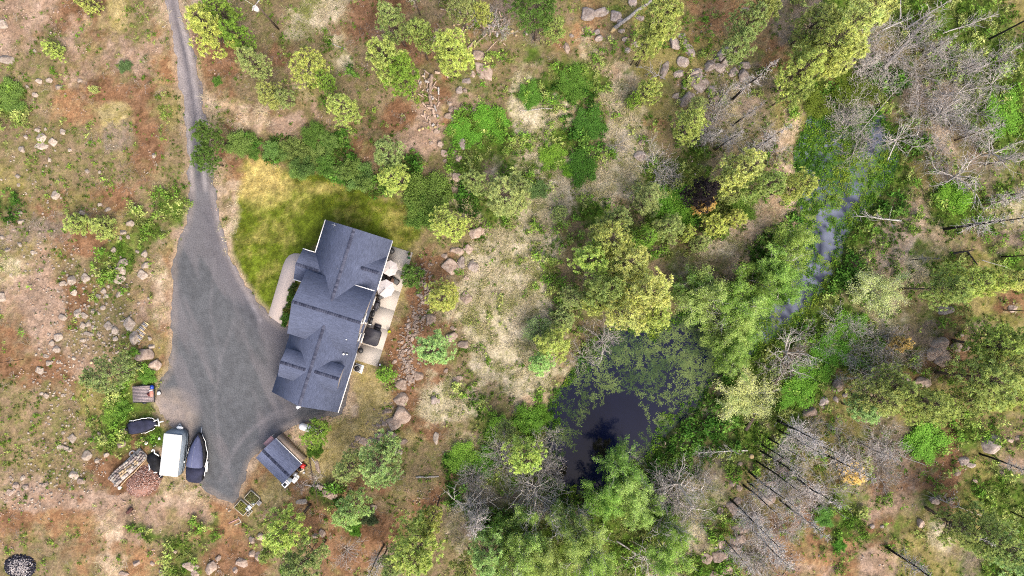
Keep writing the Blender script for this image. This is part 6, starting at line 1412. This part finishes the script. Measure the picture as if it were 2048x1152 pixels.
junk('white_chair', 499.5, 1014, .4, 'white plastic chair wedged between the two raised beds', 'chair', b_chair, math.radians(140))
for u, v, lab in [(502, 1022.5, 'white square planter box nearest the white chair'), (497, 1028.5, 'white square planter box lowest by the raised beds')]:
    junk('planter_box', u, v, .3, lab, 'planter', lambda t: (obj('box', MB().box(0, 0, .15, .42, .42, .3), M_bw, t), obj('soil', MB().box(0, 0, .305, .26, .26, .02), M_bsoil, t)), math.radians(-42))
junk('grey_crate', 519, 1005.5, .3, 'grey slatted crate at the right corner of the upper raised bed', 'crate', lambda t: ([obj('slat', MB().box(0, -.25 + k * .17, .3, .6, .13, .04), M_greylog, t) for k in range(4)], obj('crate_body', MB().box(0, 0, .14, .55, .6, .26), M_greylog, t)), math.radians(-42))
for (u, v, l, rz, i) in [(468, 1042, 1.6, 24, 0), (476, 1047, 1.1, 24, 1), (480, 1040, 1.0, -62, 2)]:
    p = on_ground(u, v); o = obj('loose_board', MB().box(0, 0, .04, l, .12, .05), M_bw if i else M_pinkm, loc=p); o.rotation_euler = (0, 0, math.radians(rz)); tag(o, ['long pinkish board lying below the raised beds', 'short pale board lying lowest below the raised beds', 'pale board lying crosswise just below the raised beds'][i], 'board')
# burn barrel, utility pole, ash heap, bark heap
M_rust = simple('rusty_steel', (.06, .025, .02), .8, .3, var=.3)
junk('burn_barrel', 256.5, 1023, .6, 'dark rusty burn barrel on the bare ground below the bark heap', 'barrel', lambda t: (obj('barrel', MB().tube([(-.4, -.2, .3), (.4, .2, .42)], .27, 16), M_rust, t), obj('grate', MB().box(.42, .26, .6, .4, .3, .04, .6), M_rust, t)), .25)
p = on_ground(557, 58); up = thing('utility_pole', 'wooden utility pole with a white transformer and wires near the top edge', 'utility pole', p, 0)
obj('pole', MB().cyl(0, 0, -.2, 9.0, .15, .1, 10), M_bark, up); tr_ = obj('transformer', MB().cyl(-.32, -.25, 7.4, 8.3, .32, n=16).dome(-.32, -.25, 8.3, .32, .32, .15, 16), M_white, up); obj('crossarm', MB().box(0, 0, 8.7, 2.0, .12, .14, 1.0), M_greylog, up)
for k in (-.8, 0, .8): obj('insulator', MB().cyl(k * math.cos(1.0), k * math.sin(1.0), 8.77, 8.95, .05, n=8), M_trim, up)
for k in (-.7, .7):
    pts = [(k * .5 + t_ * 34 * .62, k * .8 + t_ * 34 * .78, 8.95 - 1.4 * math.sin(PI * min(t_, 1)) * .6) for t_ in np.linspace(0, 1, 14)]; obj('wire', MB().tube(pts, .022, 4), M_pale, up)
for k in (-.5,): obj('wire', MB().tube([(k + t_ * -22, t_ * 14, 8.6 - .8 * math.sin(PI * t_)) for t_ in np.linspace(0, 1, 12)], .02, 4), M_pale, up)
x, y, z = on_ground(40, 1133); rr = np.random.default_rng(77); n = 1500
a = rr.uniform(0, 2 * PI, n); q = np.sqrt(rr.random(n)); P = np.c_[q * np.cos(a) * 2.35 + x, q * np.sin(a) * 1.75 + y]
zz = grid(Z, P[:, 0], P[:, 1]) + .45 * (1 - q ** 2); V0 = np.array([(1, 0, 0), (-1, 0, 0), (0, 1, 0), (0, -1, 0), (0, 0, 1), (0, 0, -1.)]); F0 = np.array([(0, 2, 4), (2, 1, 4), (1, 3, 4), (3, 0, 4), (2, 0, 5), (1, 2, 5), (3, 1, 5), (0, 3, 5)])
S3 = rr.uniform(.05, .17, (n, 3)); V = (V0[None] * S3[:, None] + np.c_[P, zz][:, None]).reshape(-1, 3)
pale = (rr.random(n) < np.clip(1.25 - q * 1.35, 0.03, .62)); cc = np.where(pale[:, None], alb(206, 198, 196), alb(62, 62, 74)) * rr.uniform(.7, 1.3, (n, 1))
o = obj('ash_heap', tri_mesh('ash_heap', V, (np.arange(n)[:, None, None] * 6 + F0[None]).reshape(-1, 3), np.repeat(cc, 6, 0)), simple('charcoal_and_ash', (1, 1, 1), .95, .05, tint=True)); tag(o, 'round heap of black charcoal and white ash at the lower left corner', 'ash heap', kind='stuff')
n = 1600; a = rr.uniform(0, 2 * PI, n); q = np.sqrt(rr.random(n)); cx, cy, z = on_ground(289, 962); P = np.c_[q * np.cos(a) * 2.9 + cx, q * np.sin(a) * 2.0 + cy]; ca = math.radians(35); P = np.c_[(P[:, 0] - cx) * math.cos(ca) - (P[:, 1] - cy) * math.sin(ca) + cx, (P[:, 0] - cx) * math.sin(ca) + (P[:, 1] - cy) * math.cos(ca) + cy]
zz = grid(Z, P[:, 0], P[:, 1]) + .7 * (1 - q ** 2) ** 1.2; S3 = rr.uniform(.04, .15, (n, 3)); V = (V0[None] * S3[:, None] + np.c_[P, zz][:, None]).reshape(-1, 3)
cc = np.where((rr.random(n) < .35)[:, None], alb(204, 178, 168), alb(170, 128, 112)) * rr.uniform(.75, 1.25, (n, 1))
o = obj('bark_heap', tri_mesh('bark_heap', V, (np.arange(n)[:, None, None] * 6 + F0[None]).reshape(-1, 3), np.repeat(cc, 6, 0)), MATS['charcoal_and_ash']); tag(o, 'low reddish heap of bark mulch below the paver stack', 'bark heap', kind='stuff')
m = MB().dome(0, 0, -.3, 2.7, 1.9, .9, 20, 5, alb(176, 138, 124)); o2 = obj('bark_mound', m, MATS['charcoal_and_ash'], loc=(cx, cy, z)); o2.rotation_euler = (0, 0, ca); tag(o2, kind='structure')
# ---------------------------------------------------------------- labels that single things out
LM = {'flatbed trailer': (287, 788), 'shed': (558, 922), 'hot tub': (744, 674), 'paver stack': (255, 934), 'ash heap': (40, 1133), 'white patio umbrella': (772, 578), 'camper': (345, 908), 'raised beds': (495, 1005),
      'utility pole': (540, 35), 'long grey boulder': (968, 145), 'log pile': (862, 190), 'propane tank': (622, 858), 'driveway bend': (372, 440), 'upper left corner': (0, 0), 'lower left corner': (0, 1152), 'lower right corner': (2048, 1152), 'upper right corner': (2048, 0),
      'split log row': (285, 663), 'burn barrel': (257, 1023), 'burnt black pine': (1410, 378), 'open pond centre': (1225, 850), 'orange small pine': (1402, 414), 'cream orange bush': (1790, 687), 'white stone heap': (1358, 878), 'air conditioner': (712, 737),
      'big fallen tree': (1805, 90), 'large boulder row': (800, 840), 'basalt ledge': (1390, 200), 'pale wispy willow': (1755, 580), 'right edge midpoint': (2048, 576), 'bottom edge midpoint': (1024, 1152), 'top edge midpoint': (1024, 0), 'left edge midpoint': (0, 576),
      'three big cracked boulders': (1882, 705), 'tan rock heap': (1700, 940), 'front walk': (570, 570), 'narrow channel': (1640, 520), 'dark shrub belt': (640, 310), 'lawn top corner': (490, 325), 'square red boulder': (1484, 1056)}
DIRS = ['right of', 'above right of', 'above', 'above left of', 'left of', 'below left of', 'below', 'below right of']
ORD = ['nearest', 'second nearest', 'third nearest', 'fourth nearest', 'fifth nearest', 'sixth nearest', 'seventh nearest', 'eighth nearest', 'ninth nearest', 'tenth nearest']
def ordn(i): return ORD[i] if i < 10 else ('%dth nearest' % (i + 1))
buck = {}
for o, adj, noun, u, v, cat, group in NATURE:
    if not (-30 < u < 2078 and -30 < v < 1182): pass
    best = min(LM, key=lambda k: (LM[k][0] - u) ** 2 + (LM[k][1] - v) ** 2)
    du, dv = u - LM[best][0], LM[best][1] - v; dst = math.hypot(du, dv)
    dr = DIRS[int(round(math.atan2(dv, du) / (PI / 4))) % 8] if dst > 3 else 'right of'
    buck.setdefault((noun, best, dr), []).append((dst, o, adj.strip()))
for (noun, best, dr), L_ in buck.items():
    L_.sort(key=lambda q: q[0]); n = len(L_)
    for i, (dst, o, adj) in enumerate(L_):
        w = (adj + ' ' + noun).split()
        s = ' '.join(w) + ' ' + dr + ' the ' + best
        if n > 1: s = s + ', ' + ordn(i) + ' to it'
        if len(s.split()) > 16: s = s.replace(' the ', ' ')
        o['label'] = s
